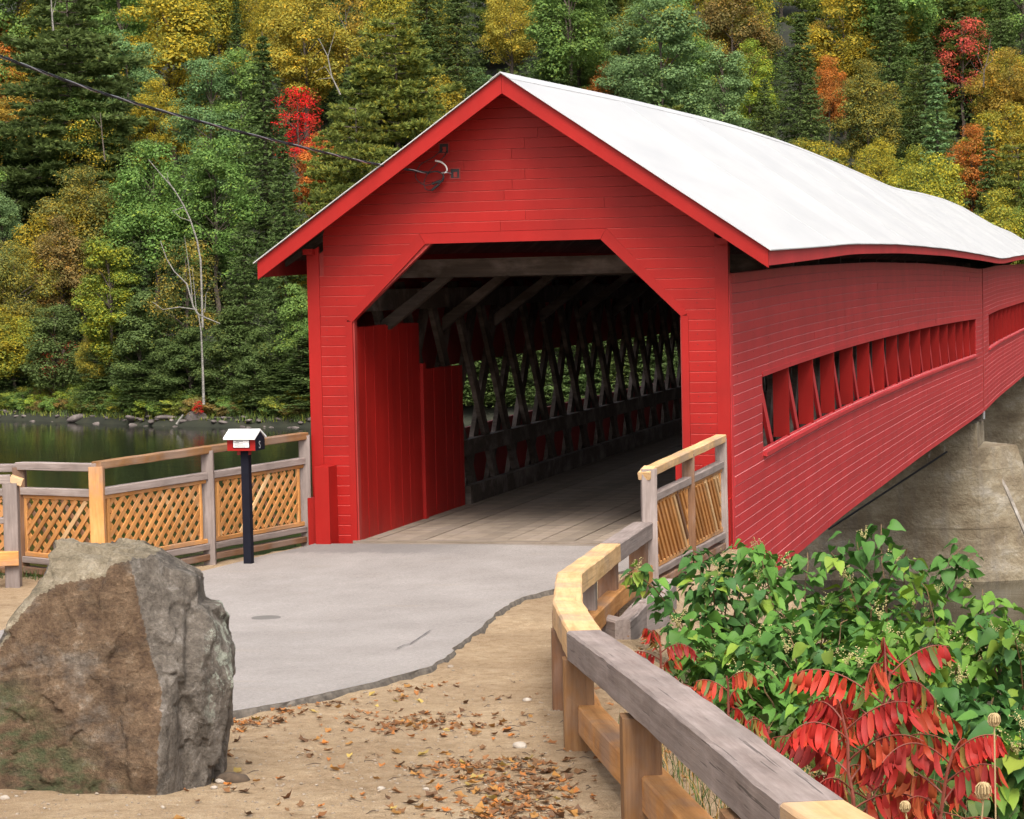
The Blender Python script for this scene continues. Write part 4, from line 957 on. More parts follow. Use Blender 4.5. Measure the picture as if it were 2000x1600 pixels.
def knotweed(x, y_top, depth, wpx, label, seed, nobj=52, nfill=400, flowers=6):
    r = np.random.default_rng(seed); top = at_depth(x, y_top, depth); bx, by = top[0], top[1]; gz0 = tz(bx, by); H = max(.7, top[2]-gz0)*1.06; R = wpx/2/FPX*depth
    t = empty('knotweed_bush', (bx, by, gz0)); tag(t, label, 'shrub', 'knotweed bushes behind the guard rail')
    P, Dr = [], []
    m1s = []
    for c in range(9):
        th = c*2.4+r.random(); rad1 = R*(.3+.75*r.random()); hh = H*(.78+.22*r.random())*(1-.25*(rad1/R-.3))
        pts = [np.array([.12*math.cos(th), .12*math.sin(th), 0])]
        for k in range(1, 9):
            q = k/8; pts.append(np.array([math.cos(th)*(.12+rad1*q**1.6), math.sin(th)*(.12+rad1*q**1.6), hh*(1-(1-q)**1.5)])+r.normal(size=3)*.012)
        mm = MB(); mm.tube(pts, list(np.linspace(.011, .004, 9)), 5); mm.build('stem', STEMM, t)
        for j in range(int((nobj+nfill)/9)+1):
            q = .22+.78*r.random()**.75; k = q*8; i0 = min(7, int(k)); p = pts[i0]+(pts[i0+1]-pts[i0])*(k-i0)
            a = r.random()*6.283; d = np.array([math.cos(a), math.sin(a), 0]); o = .03+.20*r.random()*(1.1-q*.5)
            p = p+d*o+np.array([0, 0, .05*r.normal()]); P.append(p); Dr.append(d*.9+np.array([0, 0, .1-.85*r.random()]))
    P, Dr = np.array(P), np.array(Dr)
    sc = P[:, 2]/H*1.2+np.hypot(P[:, 0], P[:, 1])/R*.9 + (P@np.array([-_sy, -_cy, 0]))/R*.9
    order = np.argsort(-sc); VV, FF, TT, nv = [], [], [], 0
    for rank, i in enumerate(order):
        up = np.array([0, 0, 1.])+r.normal(size=3)*.38; Mx = frame(Dr[i]+r.normal(size=3)*.12, up); s = .55+.62*r.random(); k = r.integers(0, 4); me, V, F = HL[k]
        if rank < nobj:
            M4 = Matrix([[*(Mx[a]*s), P[i][a]] for a in range(3)]+[[0, 0, 0, 1]]); o = link('leaf', me, t, M4)
            g = GREENS[r.integers(0, 6)]; f = .85+.4*r.random(); o.color = (g[0]*f*(1.1+.5*(r.random() < .08)), g[1]*f, g[2]*f, .0 if r.random() > .04 else .75)
        else:
            VV.append(V@Mx.T*s+P[i]); FF.append(F+nv); nv += len(V); TT.append(np.full(len(V), .1+.8*r.random()))
    o = link('foliage', np_mesh('foliage', np.concatenate(VV), np.concatenate(FF), LEAFMAT, np.concatenate(TT)), t); tag(o, kind='stuff'); g = GREENS[seed % 4]; o.color = (*g, .08)
    tops = [i for i in order if P[i][2] > .62*H]; r.shuffle(tops)
    for i in tops[:flowers]:
        s = .55+.45*r.random(); o = link('flower_spray', SPR[r.integers(0, 3)], t, Matrix.Translation(P[i]+np.array([0, 0, .02])) @ Matrix.Rotation(r.random()*6, 4, 'Z') @ Matrix.Rotation(r.normal()*.5, 4, 'X') @ Matrix.Scale(s, 4)); tag(o, kind='stuff')
for a in [(1385, 1075, 21.5, 330, 'leftmost knotweed bush leaning over the grey edging timbers', 31), (1560, 1052, 20, 320, 'knotweed bush hiding the bottom corner of the red side wall', 32),
          (1735, 1030, 19.5, 330, 'tallest knotweed bush in front of the concrete pier', 33), (1880, 1110, 18.5, 300, 'knotweed bush in front of the dark water beside the pier', 34),
          (2010, 1180, 17, 300, 'knotweed bush cut by the right edge of the picture above the dried flowers', 35), (1440, 1205, 18.5, 300, 'low knotweed bush nearest the guard rail with hanging leaves', 36),
          (1610, 1195, 17.5, 320, 'knotweed bush in the middle just above the red sumac', 37), (1800, 1215, 17, 340, 'knotweed bush right behind the tip of the red sumac', 38),
          (1930, 1340, 14.5, 330, 'knotweed bush low at the right beneath the sumac fronds', 39), (1560, 1330, 16.5, 300, 'dark knotweed bush low between the rail and the red sumac', 40), (2020, 1450, 12.5, 320, 'knotweed bush in the bottom right corner behind the dried flower heads', 41)]:
    knotweed(*a)

# sumac: stem > frond > leaflet
def leaflet_mesh(k):
    L, w_ = .115, .023+.003*k; V, F, T = [], [], []; n = 6
    for i in range(n+1):
        q = i/n; ww = w_*.5*math.sin(math.pi*min(1, q*.93+.07))**.8*(1 if i < n else 0)+(.0015 if i < n else 0); z = -.012*math.sin(q*3)*(k+1)
        V += [(L*q, ww, z+.2*ww), (L*q, 0, z), (L*q, -ww, z+.2*ww)]; T += [.5+.25*q, .35, .5+.25*q]
    for i in range(n):
        b = 3*i; F += [(b, b+3, b+4, b+1), (b+1, b+4, b+5, b+2)]
    return np_mesh('leaflet', V, F, LEAFMAT, T)
LLM = [leaflet_mesh(k) for k in range(3)]
REDS = [tuple(x_*.78 for x_ in c_) for c_ in [(.46, .030, .022), (.54, .048, .024), (.38, .024, .020), (.42, .058, .024), (.30, .026, .022), (.36, .075, .025)]]
def frond(t, p0, az, L, lift, droop, s, r, greens):
    n = 11; pts = []
    for i in range(n+1):
        q = i/n; pts.append(np.array([math.cos(az)*L*(q-.12*q*q), math.sin(az)*L*(q-.12*q*q), L*(lift*q-droop*q*q)])+p0)
    mm = MB(); mm.tube(pts, list(np.linspace(.0045, .0018, n+1)), 4); fr = mm.build('frond', STEMM_RED, t)
    base = REDS[r.integers(0, 6)]; turn = r.random()
    for i in range(2, n+1):
        tan = pts[i]-pts[i-1]; tan = tan/np.linalg.norm(tan); side = np.cross(tan, [0, 0, 1]); side /= np.linalg.norm(side)
        for sg in ((1, -1) if i < n else (0,)):
            d = side*sg*.42+tan*(.28 if sg else .8)+np.array([0, 0, -.85])+r.normal(size=3)*.10
            Mx = frame(d, -tan*.2+side*sg*.3+np.array([0, 0, .9])+r.normal(size=3)*.15); k = s*(.75+.35*math.sin(math.pi*(i/n)**.8))*(.9+.25*r.random())
            M4 = Matrix([[*(Mx[a]*k), pts[i][a]] for a in range(3)]+[[0, 0, 0, 1]]); o = link('leaflet', LLM[r.integers(0, 3)], fr, M4)
            c = base if r.random() < .75 else REDS[r.integers(0, 6)]; f = .8+.45*r.random()
            if r.random() < greens*(.4+turn): c = ((.10, .13, .03), (.20, .13, .03), (.08, .12, .035))[r.integers(0, 3)]
            o.color = (c[0]*f, c[1]*f, c[2]*f, .12 if r.random() < .2 else 0)
STEMM_RED = flat_mat('sumac_stem', (.16, .035, .02), .7, 0, .3, 9)
def sumac(x, y_top, depth, H, nf, L, s, label, seed, greens=.15, lean=(0, 0)):
    r = np.random.default_rng(seed); top = at_depth(x, y_top, depth); g0 = tz(top[0]-lean[0], top[1]-lean[1]); t = empty('sumac', (top[0]-lean[0], top[1]-lean[1], g0)); tag(t, label, 'sumac', 'red sumacs beside the rail')
    Ht = max(.35, top[2]-g0); pts = [np.array([lean[0]*q**1.3, lean[1]*q**1.3, Ht*q*.9])+r.normal(size=3)*.006 for q in np.linspace(0, 1, 8)]
    mm = MB(); mm.tube(pts, list(np.linspace(.014, .006, 8)), 6); mm.build('stem', STEMM_RED, t)
    for i in range(nf):
        q = .22+.78*(i+.5)/nf; k = q*7; i0 = min(6, int(k)); p = pts[i0]+(pts[i0+1]-pts[i0])*(k-i0)
        frond(t, p, i*2.4+r.random()*.7, L*(1.05-.4*q+.1*r.normal()), .45+.6*q, .55+.35*r.random(), s, r, greens)
sumac(1735, 1265, 10.8, 1.4, 22, .56, 1.05, 'largest red sumac with long drooping fronds at the lower right', 51, .22, (.12, .1))
sumac(1650, 1365, 10.0, 1.2, 15, .52, 1.0, 'scarlet sumac beside the end of the guard rail at the bottom', 52, .05, (-.05, .05))
sumac(1860, 1430, 9.8, 1.0, 14, .48, .98, 'red sumac at the bottom right below the round dried flower heads', 53, .08, (.12, 0))
sumac(1290, 1225, 17.5, .6, 8, .38, .95, 'small red sumac against the grey edging timbers', 54, .3)
sumac(1330, 1330, 15.5, .5, 7, .36, .9, 'small scarlet sumac just over the middle of the grey cap rail', 55, .1)
sumac(1500, 1405, 13.0, .5, 8, .38, .9, 'greenish red sumac low behind the grey cap rail', 56, .55)
sumac(1420, 1300, 15.0, .5, 6, .34, .9, 'thin red sumac at the left foot of the knotweed', 57, .25)

# dried wild carrot heads
def dried(x, y, d, label, lean, s=.05):
    p = at_depth(x, y, d); b = np.array([p[0]+lean, p[1]+.05, tz(p[0]+lean, p[1]+.05)]); t = empty('dried_flower', tuple(b)); tag(t, label, 'dried flower', 'dried wild carrot flowers')
    q = p-b; mm = MB(); mm.tube([(0, 0, 0), tuple(q*.5+np.array([.03, 0, 0])), tuple(q)], .0035, 5); STR = flat_mat('dry_straw', (.36, .26, .13), .8); mm.build('stem', STR, t)
    mm = MB(); r = random.Random(int(x))
    for k in range(26):
        a = k*2.4; e = .35+.55*(k/26); v = [(0, 0, 0)]+[(math.cos(a)*s*e*math.sin(u), math.sin(a)*s*e*math.sin(u), s*(.9-math.cos(u)*.9)) for u in (.7, 1.4, 2.1, 2.7)]
        mm.tube([tuple(q+np.array(w_)-np.array([0, 0, .01])) for w_ in v], [.002, .0022, .0024, .0028, .004], 4)
    mm.build('seed_head', STR, t)
dried(1942, 1415, 9.2, 'dried curled flower head on a bent straw stalk, upper one at the right', -.06, .03); dried(1921, 1557, 8.6, 'larger dried bird-nest flower head at the bottom right corner', -.12, .036); dried(1768, 1582, 8.9, 'small dried flower head at the bottom between sumac leaves', .02, .024)

# ------------------------------------------------------------------ ground litter, pebbles, weeds
LF_M = [];
LEAF_COL = [('amber', (.31, .155, .045)), ('rust', (.20, .088, .036)), ('yellow', (.38, .27, .08)), ('brown', (.13, .07, .038))]
for k in range(5):
    n = 9; V = [(0, 0, .004)]; r = random.Random(k)
    for i in range(n):
        a = 6.283*i/n; q = (.040 if i % 2 else .024)*(1.25 if i in (0, 1) else 1)*r.uniform(.8, 1.2); V.append((q*math.cos(a)*1.35, q*math.sin(a), .004+abs(q*math.sin(a))*r.uniform(.2, .75)+.008*r.random()))
    LF_M.append((np.array(V), np.array([(0, 1+i, 1+(i+1) % n) for i in range(n)])))
LEAFMESH = [np_mesh('fallen_leaf', V, F, LEAFMAT, [.3+.05*i for i in range(len(V))]) for V, F in LF_M]
PUT = []
def scatter_px():
    """a point of the sand in the picture, denser where the leaves have drifted"""
    while True:
        u = rp.random()
        if u < .40: x, y = rp.gauss(1010, 75), rp.gauss(1560, 40)
        elif u < .52: x, y = rp.gauss(930, 90), rp.gauss(1500, 16)
        elif u < .68: x, y = rp.gauss(830, 90), rp.gauss(1415, 12)
        elif u < .76: q = rp.random(); x, y = 455+q*420, 1405-q*85+rp.uniform(5, 28)
        elif u < .80: x, y = rp.uniform(440, 560), rp.uniform(1400, 1425)
        else: x, y = rp.uniform(330, 1100), rp.uniform(1330, 1640)
        if 0 < y < 1680 and x < 1180 and not (x < 470 and y < 1400): break
    return x, y
def litter_place():
    for _ in range(50):
        x, y = scatter_px(); p = on_ground(x, y)
        if p is None: continue
        if _inside(np.array([p.x]), np.array([p.y]), ASPH_POLY)[0]: continue
        return p
    return p
ASPH_POLY = [tuple(q) for q in catmull(AR, 6)]+[tuple(q) for q in catmull(AL, 6)[::-1]]
def sand_z(x, y): return tz(x, y)+.028*noise.noise((x*1.3, y*1.3, 0))+.016*noise.noise((x*4.1, y*4.1, 3))+.010*noise.noise((x*9, y*9, 7))
for i in range(240):
    p = litter_place(); nm, c = LEAF_COL[rp.choice((0, 0, 1, 1, 2, 3, 3))]; f = rp.uniform(.75, 1.25)
    o = link('fallen_leaf', LEAFMESH[rp.randrange(5)]); o.location = (p.x, p.y, sand_z(p.x, p.y)+.004); o.rotation_euler = (rp.uniform(-.5, .5), rp.uniform(-.5, .5), rp.uniform(0, 6.28)); s = rp.uniform(.4, .95); o.scale = (s, s, s)
    o.color = (c[0]*f, c[1]*f, c[2]*f, 0); tag(o, f'{nm} curled fallen leaf lying on the sand', 'leaf', f'{nm} fallen leaves on the sand')
VV, FF, TT, nv = [], [], [], 0
for i in range(1100):
    p = litter_place() if i < 650 else None
    if p is None: # behind the rail
        s = rp.random(); q = along(4, s*1.0, 0, -rp.uniform(.1, 1.8)) if i < 950 else along(rp.choice((1, 2, 3)), s, 0, -rp.uniform(.1, 1.)); p = q; z = tz(p.x, p.y)+.02
    else: z = sand_z(p.x, p.y)
    V, F = LF_M[i % 5]; a = rp.uniform(0, 6.28); ca, sa = math.cos(a), math.sin(a); s = rp.uniform(.25, .75); tl = rp.uniform(-.4, .4)
    W = np.stack([(V[:, 0]*ca-V[:, 1]*sa)*s+p.x, (V[:, 0]*sa+V[:, 1]*ca)*s+p.y, (V[:, 2]+V[:, 0]*tl)*s+z+.005], 1); VV.append(W); FF.append(F+nv); nv += len(V); TT.append(np.full(len(V), rp.random()))
o = link('leaf_litter', np_mesh('leaf_litter', np.concatenate(VV), np.concatenate(FF), LEAFMAT, np.concatenate(TT))); o.color = (.20, .105, .05, .3); tag(o, 'small broken leaves and bits scattered over the sand', 'leaf litter', None, 'stuff')
# pebbles
def stone(seed, sx, sy, sz):
    import bmesh
    bm = bmesh.new(); bmesh.ops.create_icosphere(bm, subdivisions=2, radius=1)
    for v in bm.verts:
        q = 1+.25*noise.noise(v.co*1.3+Vector((seed*7.1, seed, 0))); v.co = Vector((v.co.x*sx*q, v.co.y*sy*q, v.co.z*sz*q))
    me = bpy.data.meshes.new('stone'); bm.to_mesh(me); bm.free(); me.polygons.foreach_set('use_smooth', [True]*len(me.polygons)); return me
for k, (x, y, s, lab) in enumerate(((1016, 1458, .05, 'largest pale pebble among the drifted leaves near the rail'), (1030, 1370, .035, 'flat pale pebble near the middle rail'), (880, 1307, .028, 'white pebble at the asphalt edge'), (430, 1528, .03, 'white pebble beside the dark clod at the boulder foot'), (260, 1547, .02, 'round pinkish pebble in front of the boulder'), (102, 1540, .018, 'white pebble at the foot of the mossy side of the boulder'), (418, 1540, .022, 'small white pebble right of the boulder foot'), (745, 1540, .025, 'pale stone chip among leaves in the bottom middle'), (832, 1546, .02, 'white chip of stone beside drifted leaves'), (10, 1560, .03, 'tan pebble at the left bottom edge'), (975, 1365, .022, 'small pale pebble left of the rail post'))):
    p = on_ground(x, y); me = stone(k, s, s*.8, s*.55); me.materials.append(PEBBLE); me.name = 'pebble'; o = link('pebble', me); o.location = (p.x, p.y, sand_z(p.x, p.y)+s*.25); tag(o, lab, 'pebble', 'pebbles on the sand')
p = on_ground(452, 1525); me = stone(33, .11, .07, .045); me.materials.append(flat_mat('dark_soil', (.06, .04, .025), .95, 0, .4, 30)); me.name = 'soil_clod'; o = link('soil_clod', me); o.location = (p.x, p.y, sand_z(p.x, p.y)+.01); tag(o, 'dark clod of soil against the right foot of the boulder', 'soil clod')
VV, FF, nv = [], [], 0; st = [stone(50+k, 1, .8, .6) for k in range(4)]
sv = [(np.array([v.co[:] for v in m_.vertices]), np.array([p_.vertices[:] for p_ in m_.polygons])) for m_ in st]
for i in range(4200):
    x, y = rp.uniform(0, 1120), rp.uniform(1310, 1680)
    p = on_ground(x, y)
    if p is None or _inside(np.array([p.x]), np.array([p.y]), ASPH_POLY)[0]: continue
    V, F = sv[i % 4]; s = .0025+.010*rp.random()**4; VV.append(V*s+np.array([p.x, p.y, sand_z(p.x, p.y)+s*.2])); FF.append(F+nv); nv += len(V)
o = link('gravel', np_mesh('gravel', np.concatenate(VV), np.concatenate(FF), rock_mat('gravel_stone', (.13, .095, .065), (.27, .21, .15), (.46, .41, .35), 45))); tag(o, 'fine gravel scattered through the sand', 'gravel', None, 'stuff')
# weeds and dry grass right of the rail
def blades(name, pts, hmin, hmax, wd, lean, col, label, cat):
    V, F, T = [], [], []; nv = 0
    for p in pts:
        h = rp.uniform(hmin, hmax); a = rp.uniform(0, 6.28); l = rp.uniform(.2, 1)*lean*h; d = np.array([math.cos(a), math.sin(a), 0]); s = np.array([-d[1], d[0], 0])*wd*rp.uniform(.6, 1.3); t_ = rp.random()
        for q, k in ((0, 1), (.35, .9), (.7, .6), (1, .05)):
            c = np.array(p)+d*l*q*q+np.array([0, 0, h*q*(1-.25*q*lean)]); V += [c-s*k, c+s*k]; T += [t_, t_]
        F += [(nv+2*i, nv+2*i+1, nv+2*i+3, nv+2*i+2) for i in range(3)]; nv += 8
    o = link(name, np_mesh(name, V, F, LEAFMAT, T)); o.color = col; tag(o, label, cat, None, 'stuff')
pts = []
for i in range(2600):
    q = along(4, rp.random(), 0, -rp.uniform(.12, 2.2)); pts.append((q.x, q.y, tz(q.x, q.y)-.01))
blades('weeds', pts[:1500], .12, .42, .0035, .9, (.055, .095, .028, .25), 'green weeds and grass behind the grey cap rail', 'weeds')
blades('dry_grass', pts[1500:], .15, .5, .0025, .8, (.28, .20, .09, .3), 'dry straw grass under the sumacs', 'dry grass')
pts = []
for i in range(900):
    q = rp.uniform(0, 1); x = FA[0]-.15-.95*q+rp.uniform(-.5, .1); y = FA[1]-4.0*q; pts.append((x, y, tz(x, y)-.01))
for i in range(500):
    s = rp.random(); x, y = FC[0]+(FE[0]-FC[0])*s, FC[1]+(FE[1]-FC[1])*s+rp.uniform(.05, .6); pts.append((x, y, tz(x, y)-.01))
blades('bank_grass', pts, .06, .22, .004, .7, (.06, .10, .03, .15), 'short grass on the bank behind the left fence', 'grass')

# undergrowth that carpets the bank to the right of the rail
VV, FF, TT, nv = [], [], [], 0; ru = np.random.default_rng(5)
for i in range(7500):
    q = ru.random(); yy = -21+19.5*q; xe = float(np.interp(yy, [-22.6, -16.4, -14, -11, -7.6, -.3], [7.45, 5.05, 4.35, 3.65, 3.05, 2.95])); xx = xe+.55+(.3 if yy < -10 else 0)+7*ru.random()**1.3
    zz = tz(xx, yy)+.02+.38*ru.random()**1.4*min(1, (xx-xe)/1.5); a = ru.random()*6.283
    Mx = frame(np.array([math.cos(a), math.sin(a), -.4-.4*ru.random()]), np.array([0, 0, 1.])+ru.normal(size=3)*.3); me, V, F = HL[i % 4]; s_ = .4+.55*ru.random()
    VV.append(V@Mx.T*s_+np.array([xx, yy, zz])); FF.append(F+nv); nv += len(V); TT.append(np.full(len(V), .05+.7*ru.random()))
o = link('undergrowth', np_mesh('undergrowth', np.concatenate(VV), np.concatenate(FF), LEAFMAT, np.concatenate(TT))); o.color = (.06, .10, .026, .3); tag(o, 'low mixed undergrowth carpeting the bank right of the guard rail', 'undergrowth', None, 'stuff')

# thin twigs and leaf stalks lying on the sand
mm = MB()
for i in range(170):
    p = litter_place(); a = rp.uniform(-1.5, 1.5); L = rp.uniform(.015, .06); z = sand_z(p.x, p.y)+.006; d = (math.cos(a)*L, math.sin(a)*L)
    mm.tube([(p.x-d[0], p.y-d[1], z), (p.x+rp.uniform(-.01, .01), p.y+rp.uniform(-.01, .01), z+.008), (p.x+d[0], p.y+d[1], z)], [.002, .003, .0015], 4)
tag(mm.build('twigs', flat_mat('dead_twig', (.07, .045, .03), .9, 0, .4, 20)), 'thin dark twigs strewn over the sand', 'twigs', None, 'stuff')
# ------------------------------------------------------------------ forest
fr_ = np.random.default_rng(99)
def leaf_cloud(C, Nrm, size, asp=.62, r=None, fold=.18):
    """rhombic leaves at C facing Nrm -> V, F, T"""
    n = len(C); r = r or fr_
    a = r.normal(size=(n, 3)); t = np.cross(Nrm, a); t /= np.maximum(1e-6, np.linalg.norm(t, axis=1, keepdims=True)); b = np.cross(Nrm, t); b /= np.maximum(1e-6, np.linalg.norm(b, axis=1, keepdims=True))
    s = (size if np.ndim(size) else np.full(n, size))[:, None]
    V = np.stack([C-t*s*.5, C+b*s*.5*asp+Nrm*s*fold, C+t*s*.5, C-b*s*.5*asp+Nrm*s*fold], 1).reshape(-1, 3); i = np.arange(n)[:, None]*4
    F = np.concatenate([i+np.array([[0, 1, 2]]), i+np.array([[0, 2, 3]])]); return V, F, np.repeat(r.random(n), 4)
def unit(a): return a/np.maximum(1e-6, np.linalg.norm(a, axis=1, keepdims=True))
def broad(seed, w_=7., h=9., trunk=4., npuff=85, per=250, leaf=.18, shape=.5, sparse=1.):
    r = np.random.default_rng(seed); C, Nn, sz_ = [], [], []
    cen = []
    for i in range(npuff):
        d = unit(r.normal(size=(1, 3)))[0]; k = r.uniform(.35, 1.)**.45
        z = d[2]*k; rr = math.sqrt(max(.03, 1-z*z))*(1-.28*max(0, z)-(shape-.5)*z)
        a = math.atan2(d[1], d[0]); q = k*(.80+.65*noise.noise((math.cos(a)*1.5+seed, math.sin(a)*1.5, z*2)))
        cen.append((math.cos(a)*rr*w_/2*q, math.sin(a)*rr*w_/2*q, trunk+h/2+z*h/2))
    cen = np.array(cen)
    for c in cen:
        R = r.uniform(.10, .19)*w_; n = int(per*r.uniform(.6, 1.3)*sparse); d = unit(r.normal(size=(n, 3))+np.array([0, 0, .35])); rad2 = R*r.uniform(.45, 1.05, size=(n, 1))
        sz_.append(np.full(n, r.uniform(.72, 1.35))); C.append(c+d*rad2*np.array([1.15, 1.15, .72])); Nn.append(unit(d*.85+np.array([0, 0, .55])+r.normal(size=(n, 3))*.32))
    V, F, T = leaf_cloud(np.concatenate(C), np.concatenate(Nn), r.uniform(.7, 1.25, size=sum(map(len, C)))*leaf*np.concatenate(sz_), .66, r)
    tb = MB(); H = trunk+h*.8; tb.tube([(0, 0, -1), (.1, 0, trunk*.5), (-.08, .1, trunk), (.1, 0, trunk+h*.4), (0, 0, H)], [.20, .17, .14, .09, .03], 6)
    for c in cen[::4]:
        z0 = min(max(trunk*.8, c[2]-1.8), H-.5); tb.tube([(0, 0, z0), (c[0]*.5, c[1]*.5, (z0+c[2])/2+.2), tuple(c)], [.06, .04, .02], 4)
    return np_mesh('crown', V, F, FOLIAGE, T), mk('trunk', tb.V, tb.F, BARK), w_, trunk+h
def spruce(seed, w_=5.5, H=17., droop=.35, per=46, base=1.2, step=.42, blade=.34, dens=7, tip=.06):
    r = np.random.default_rng(seed); C, Nn, Dd = [], [], []; tb = MB(); tb.tube([(0, 0, -1), (0, 0, H*.5), (0, 0, H)], [.2, .13, .02], 6); z = base
    while z < H-.2:
        q = (z-base)/(H-base); L = w_/2*((1-q)**.8+tip)*r.uniform(.75, 1.15); nb = dens-int(2*q); a0 = r.random()*6.28
        for k in range(nb):
            a = a0+k*6.283/nb+r.normal()*.2; Lk = L*r.uniform(.7, 1.15); n = int(per*(.35+Lk/w_*1.5)); t = r.random(n)**.7; u = r.normal(size=n)*.16*(1.1-t*.6)
            dz = -droop*Lk*t+droop*.75*Lk*t**3*.9; dx = np.array([math.cos(a), math.sin(a)]); px_ = np.array([-dx[1], dx[0]])
            P = np.stack([dx[0]*Lk*t+px_[0]*u*Lk*1.4, dx[1]*Lk*t+px_[1]*u*Lk*1.4, z+dz-np.abs(u)*.5*Lk+r.normal(size=n)*.07], 1)
            C.append(P); Nn.append(unit(np.stack([dx[0]*.25+r.normal(size=n)*.35, dx[1]*.25+r.normal(size=n)*.35, np.full(n, .8)], 1)))
            if k % 3 == 0: tb.tube([(0, 0, z), (dx[0]*Lk*.8, dx[1]*Lk*.8, z-droop*Lk*.5)], [.03, .012], 3)
        z += step*r.uniform(.8, 1.2)
    C = np.concatenate(C); V, F, T = leaf_cloud(C, np.concatenate(Nn), r.uniform(.7, 1.3, size=len(C))*blade, .42, r, .05)
    return np_mesh('crown', V, F, FOLIAGE, T), mk('trunk', tb.V, tb.F, BARK), w_, H
def pine(seed, w_=8., H=18.):
    r = np.random.default_rng(seed); C, Nn, Sz = [], [], []; tb = MB(); tb.tube([(0, 0, -1), (.1, 0, H*.4), (0, 0, H*.98)], [.26, .18, .03], 6); z = 3.5
    while z < H:
        q = (z-3.5)/(H-3.5); L = w_/2*(.35+.65*math.sin(math.pi*min(1, (1-q)*.62+.06)))*r.uniform(.7, 1.15); nb = 7 if q < .8 else 5; a0 = r.random()*6.28
        for k in range(nb):
            a = a0+k*6.283/nb+r.normal()*.25; Lk = L*r.uniform(.65, 1.15); dx = np.array([math.cos(a), math.sin(a), 0]); py = np.array([-dx[1], dx[0], 0]); nt_ = max(3, int(5.2*Lk)); rise = r.uniform(.05, .25)
            tb.tube([(0, 0, z), tuple(dx*Lk*.9+np.array([0, 0, z+rise*Lk*.5]))], [.05, .015], 3)
            for j in range(nt_):
                t = .3+.7*r.random()**.8; c = dx*Lk*t+py*r.normal()*.16*Lk+np.array([0, 0, z+rise*Lk*t*t-.10*Lk*t+r.normal()*.08]); n = 20
                d = unit(r.normal(size=(n, 3))*np.array([1, 1, .5])+dx*.9+np.array([0, 0, .55])); s = r.uniform(.25, .5, size=n); C.append(c+d*s[:, None]*.55); Sz.append(s); Nn.append((d, r.normal(size=(n, 3))))
        z += r.uniform(.55, .95)
    C = np.concatenate(C); s = np.concatenate(Sz)[:, None]; d = np.concatenate([a for a, b in Nn]); x = np.concatenate([b for a, b in Nn]); sd_ = unit(np.cross(d, x)); n = len(C)
    V = np.stack([C-d*s*.5, C+sd_*s*.16, C+d*s*.55, C-sd_*s*.16], 1).reshape(-1, 3); i = np.arange(n)[:, None]*4; F = np.concatenate([i+np.array([[0, 1, 2]]), i+np.array([[0, 2, 3]])])
    return np_mesh('crown', V, F, FOLIAGE, np.repeat(r.random(n), 4)), mk('trunk', tb.V, tb.F, BARK), w_, H
KIND = {
 'maple': [broad(1), broad(2, 7.5, 8.5, 3.5), broad(3, 6.6, 9.5, 4)],
 'aspen': [broad(4, 5.2, 11, 3., 80, 240, .17, .55), broad(5, 5., 10.5, 3., 75, 250, .17, .5)],
 'sparse': [broad(6, 6.5, 9, 4, 60, 90, .18), broad(7, 6, 8, 4, 48, 80, .18)],
 'spruce': [spruce(8), spruce(9, 6., 18., .45, 50)],
 'hemlock': [spruce(10, 8., 15., .22, 64, .8, .40, .30, 9, .10), spruce(11, 7.4, 16., .28, 60, .8, .42, .30, 9, .12)],
 'cedar': [broad(12, 4.6, 9., .6, 110, 150, .17, .62), broad(13, 4.2, 8.5, .5, 100, 150, .17, .66)],
 'pine': [pine(14), pine(15, 9., 17.)],
 'bush': [broad(16, 3.2, 2.6, .1, 36, 130, .15, .5), broad(17, 2.6, 2.2, .1, 30, 120, .14, .5)],
}
COLR = {'dkgreen': (.078, .115, .036), 'pine': (.135, .170, .040), 'green': (.125, .205, .052), 'bluegreen': (.125, .20, .08), 'olive': (.20, .215, .042), 'lime': (.17, .235, .04), 'yellow': (.38, .33, .055), 'gold': (.34, .255, .048), 'orange': (.45, .18, .045),
        'red': (.60, .025, .028), 'coral': (.58, .10, .08), 'rust': (.175, .135, .048), 'brownolive': (.13, .145, .045), 'grey': (.13, .12, .09), 'cedar': (.076, .115, .036), 'yellowgreen': (.19, .23, .045)}
COLR = {k_: tuple(min(.7, x_*(1.22 if k_ not in ('red', 'coral', 'orange', 'yellow', 'gold') else .92 if k_ in ('yellow', 'gold') else 1.)) for x_ in v_) for k_, v_ in COLR.items()}
HAND = []; CUR = [False]
tr_ = random.Random(77)
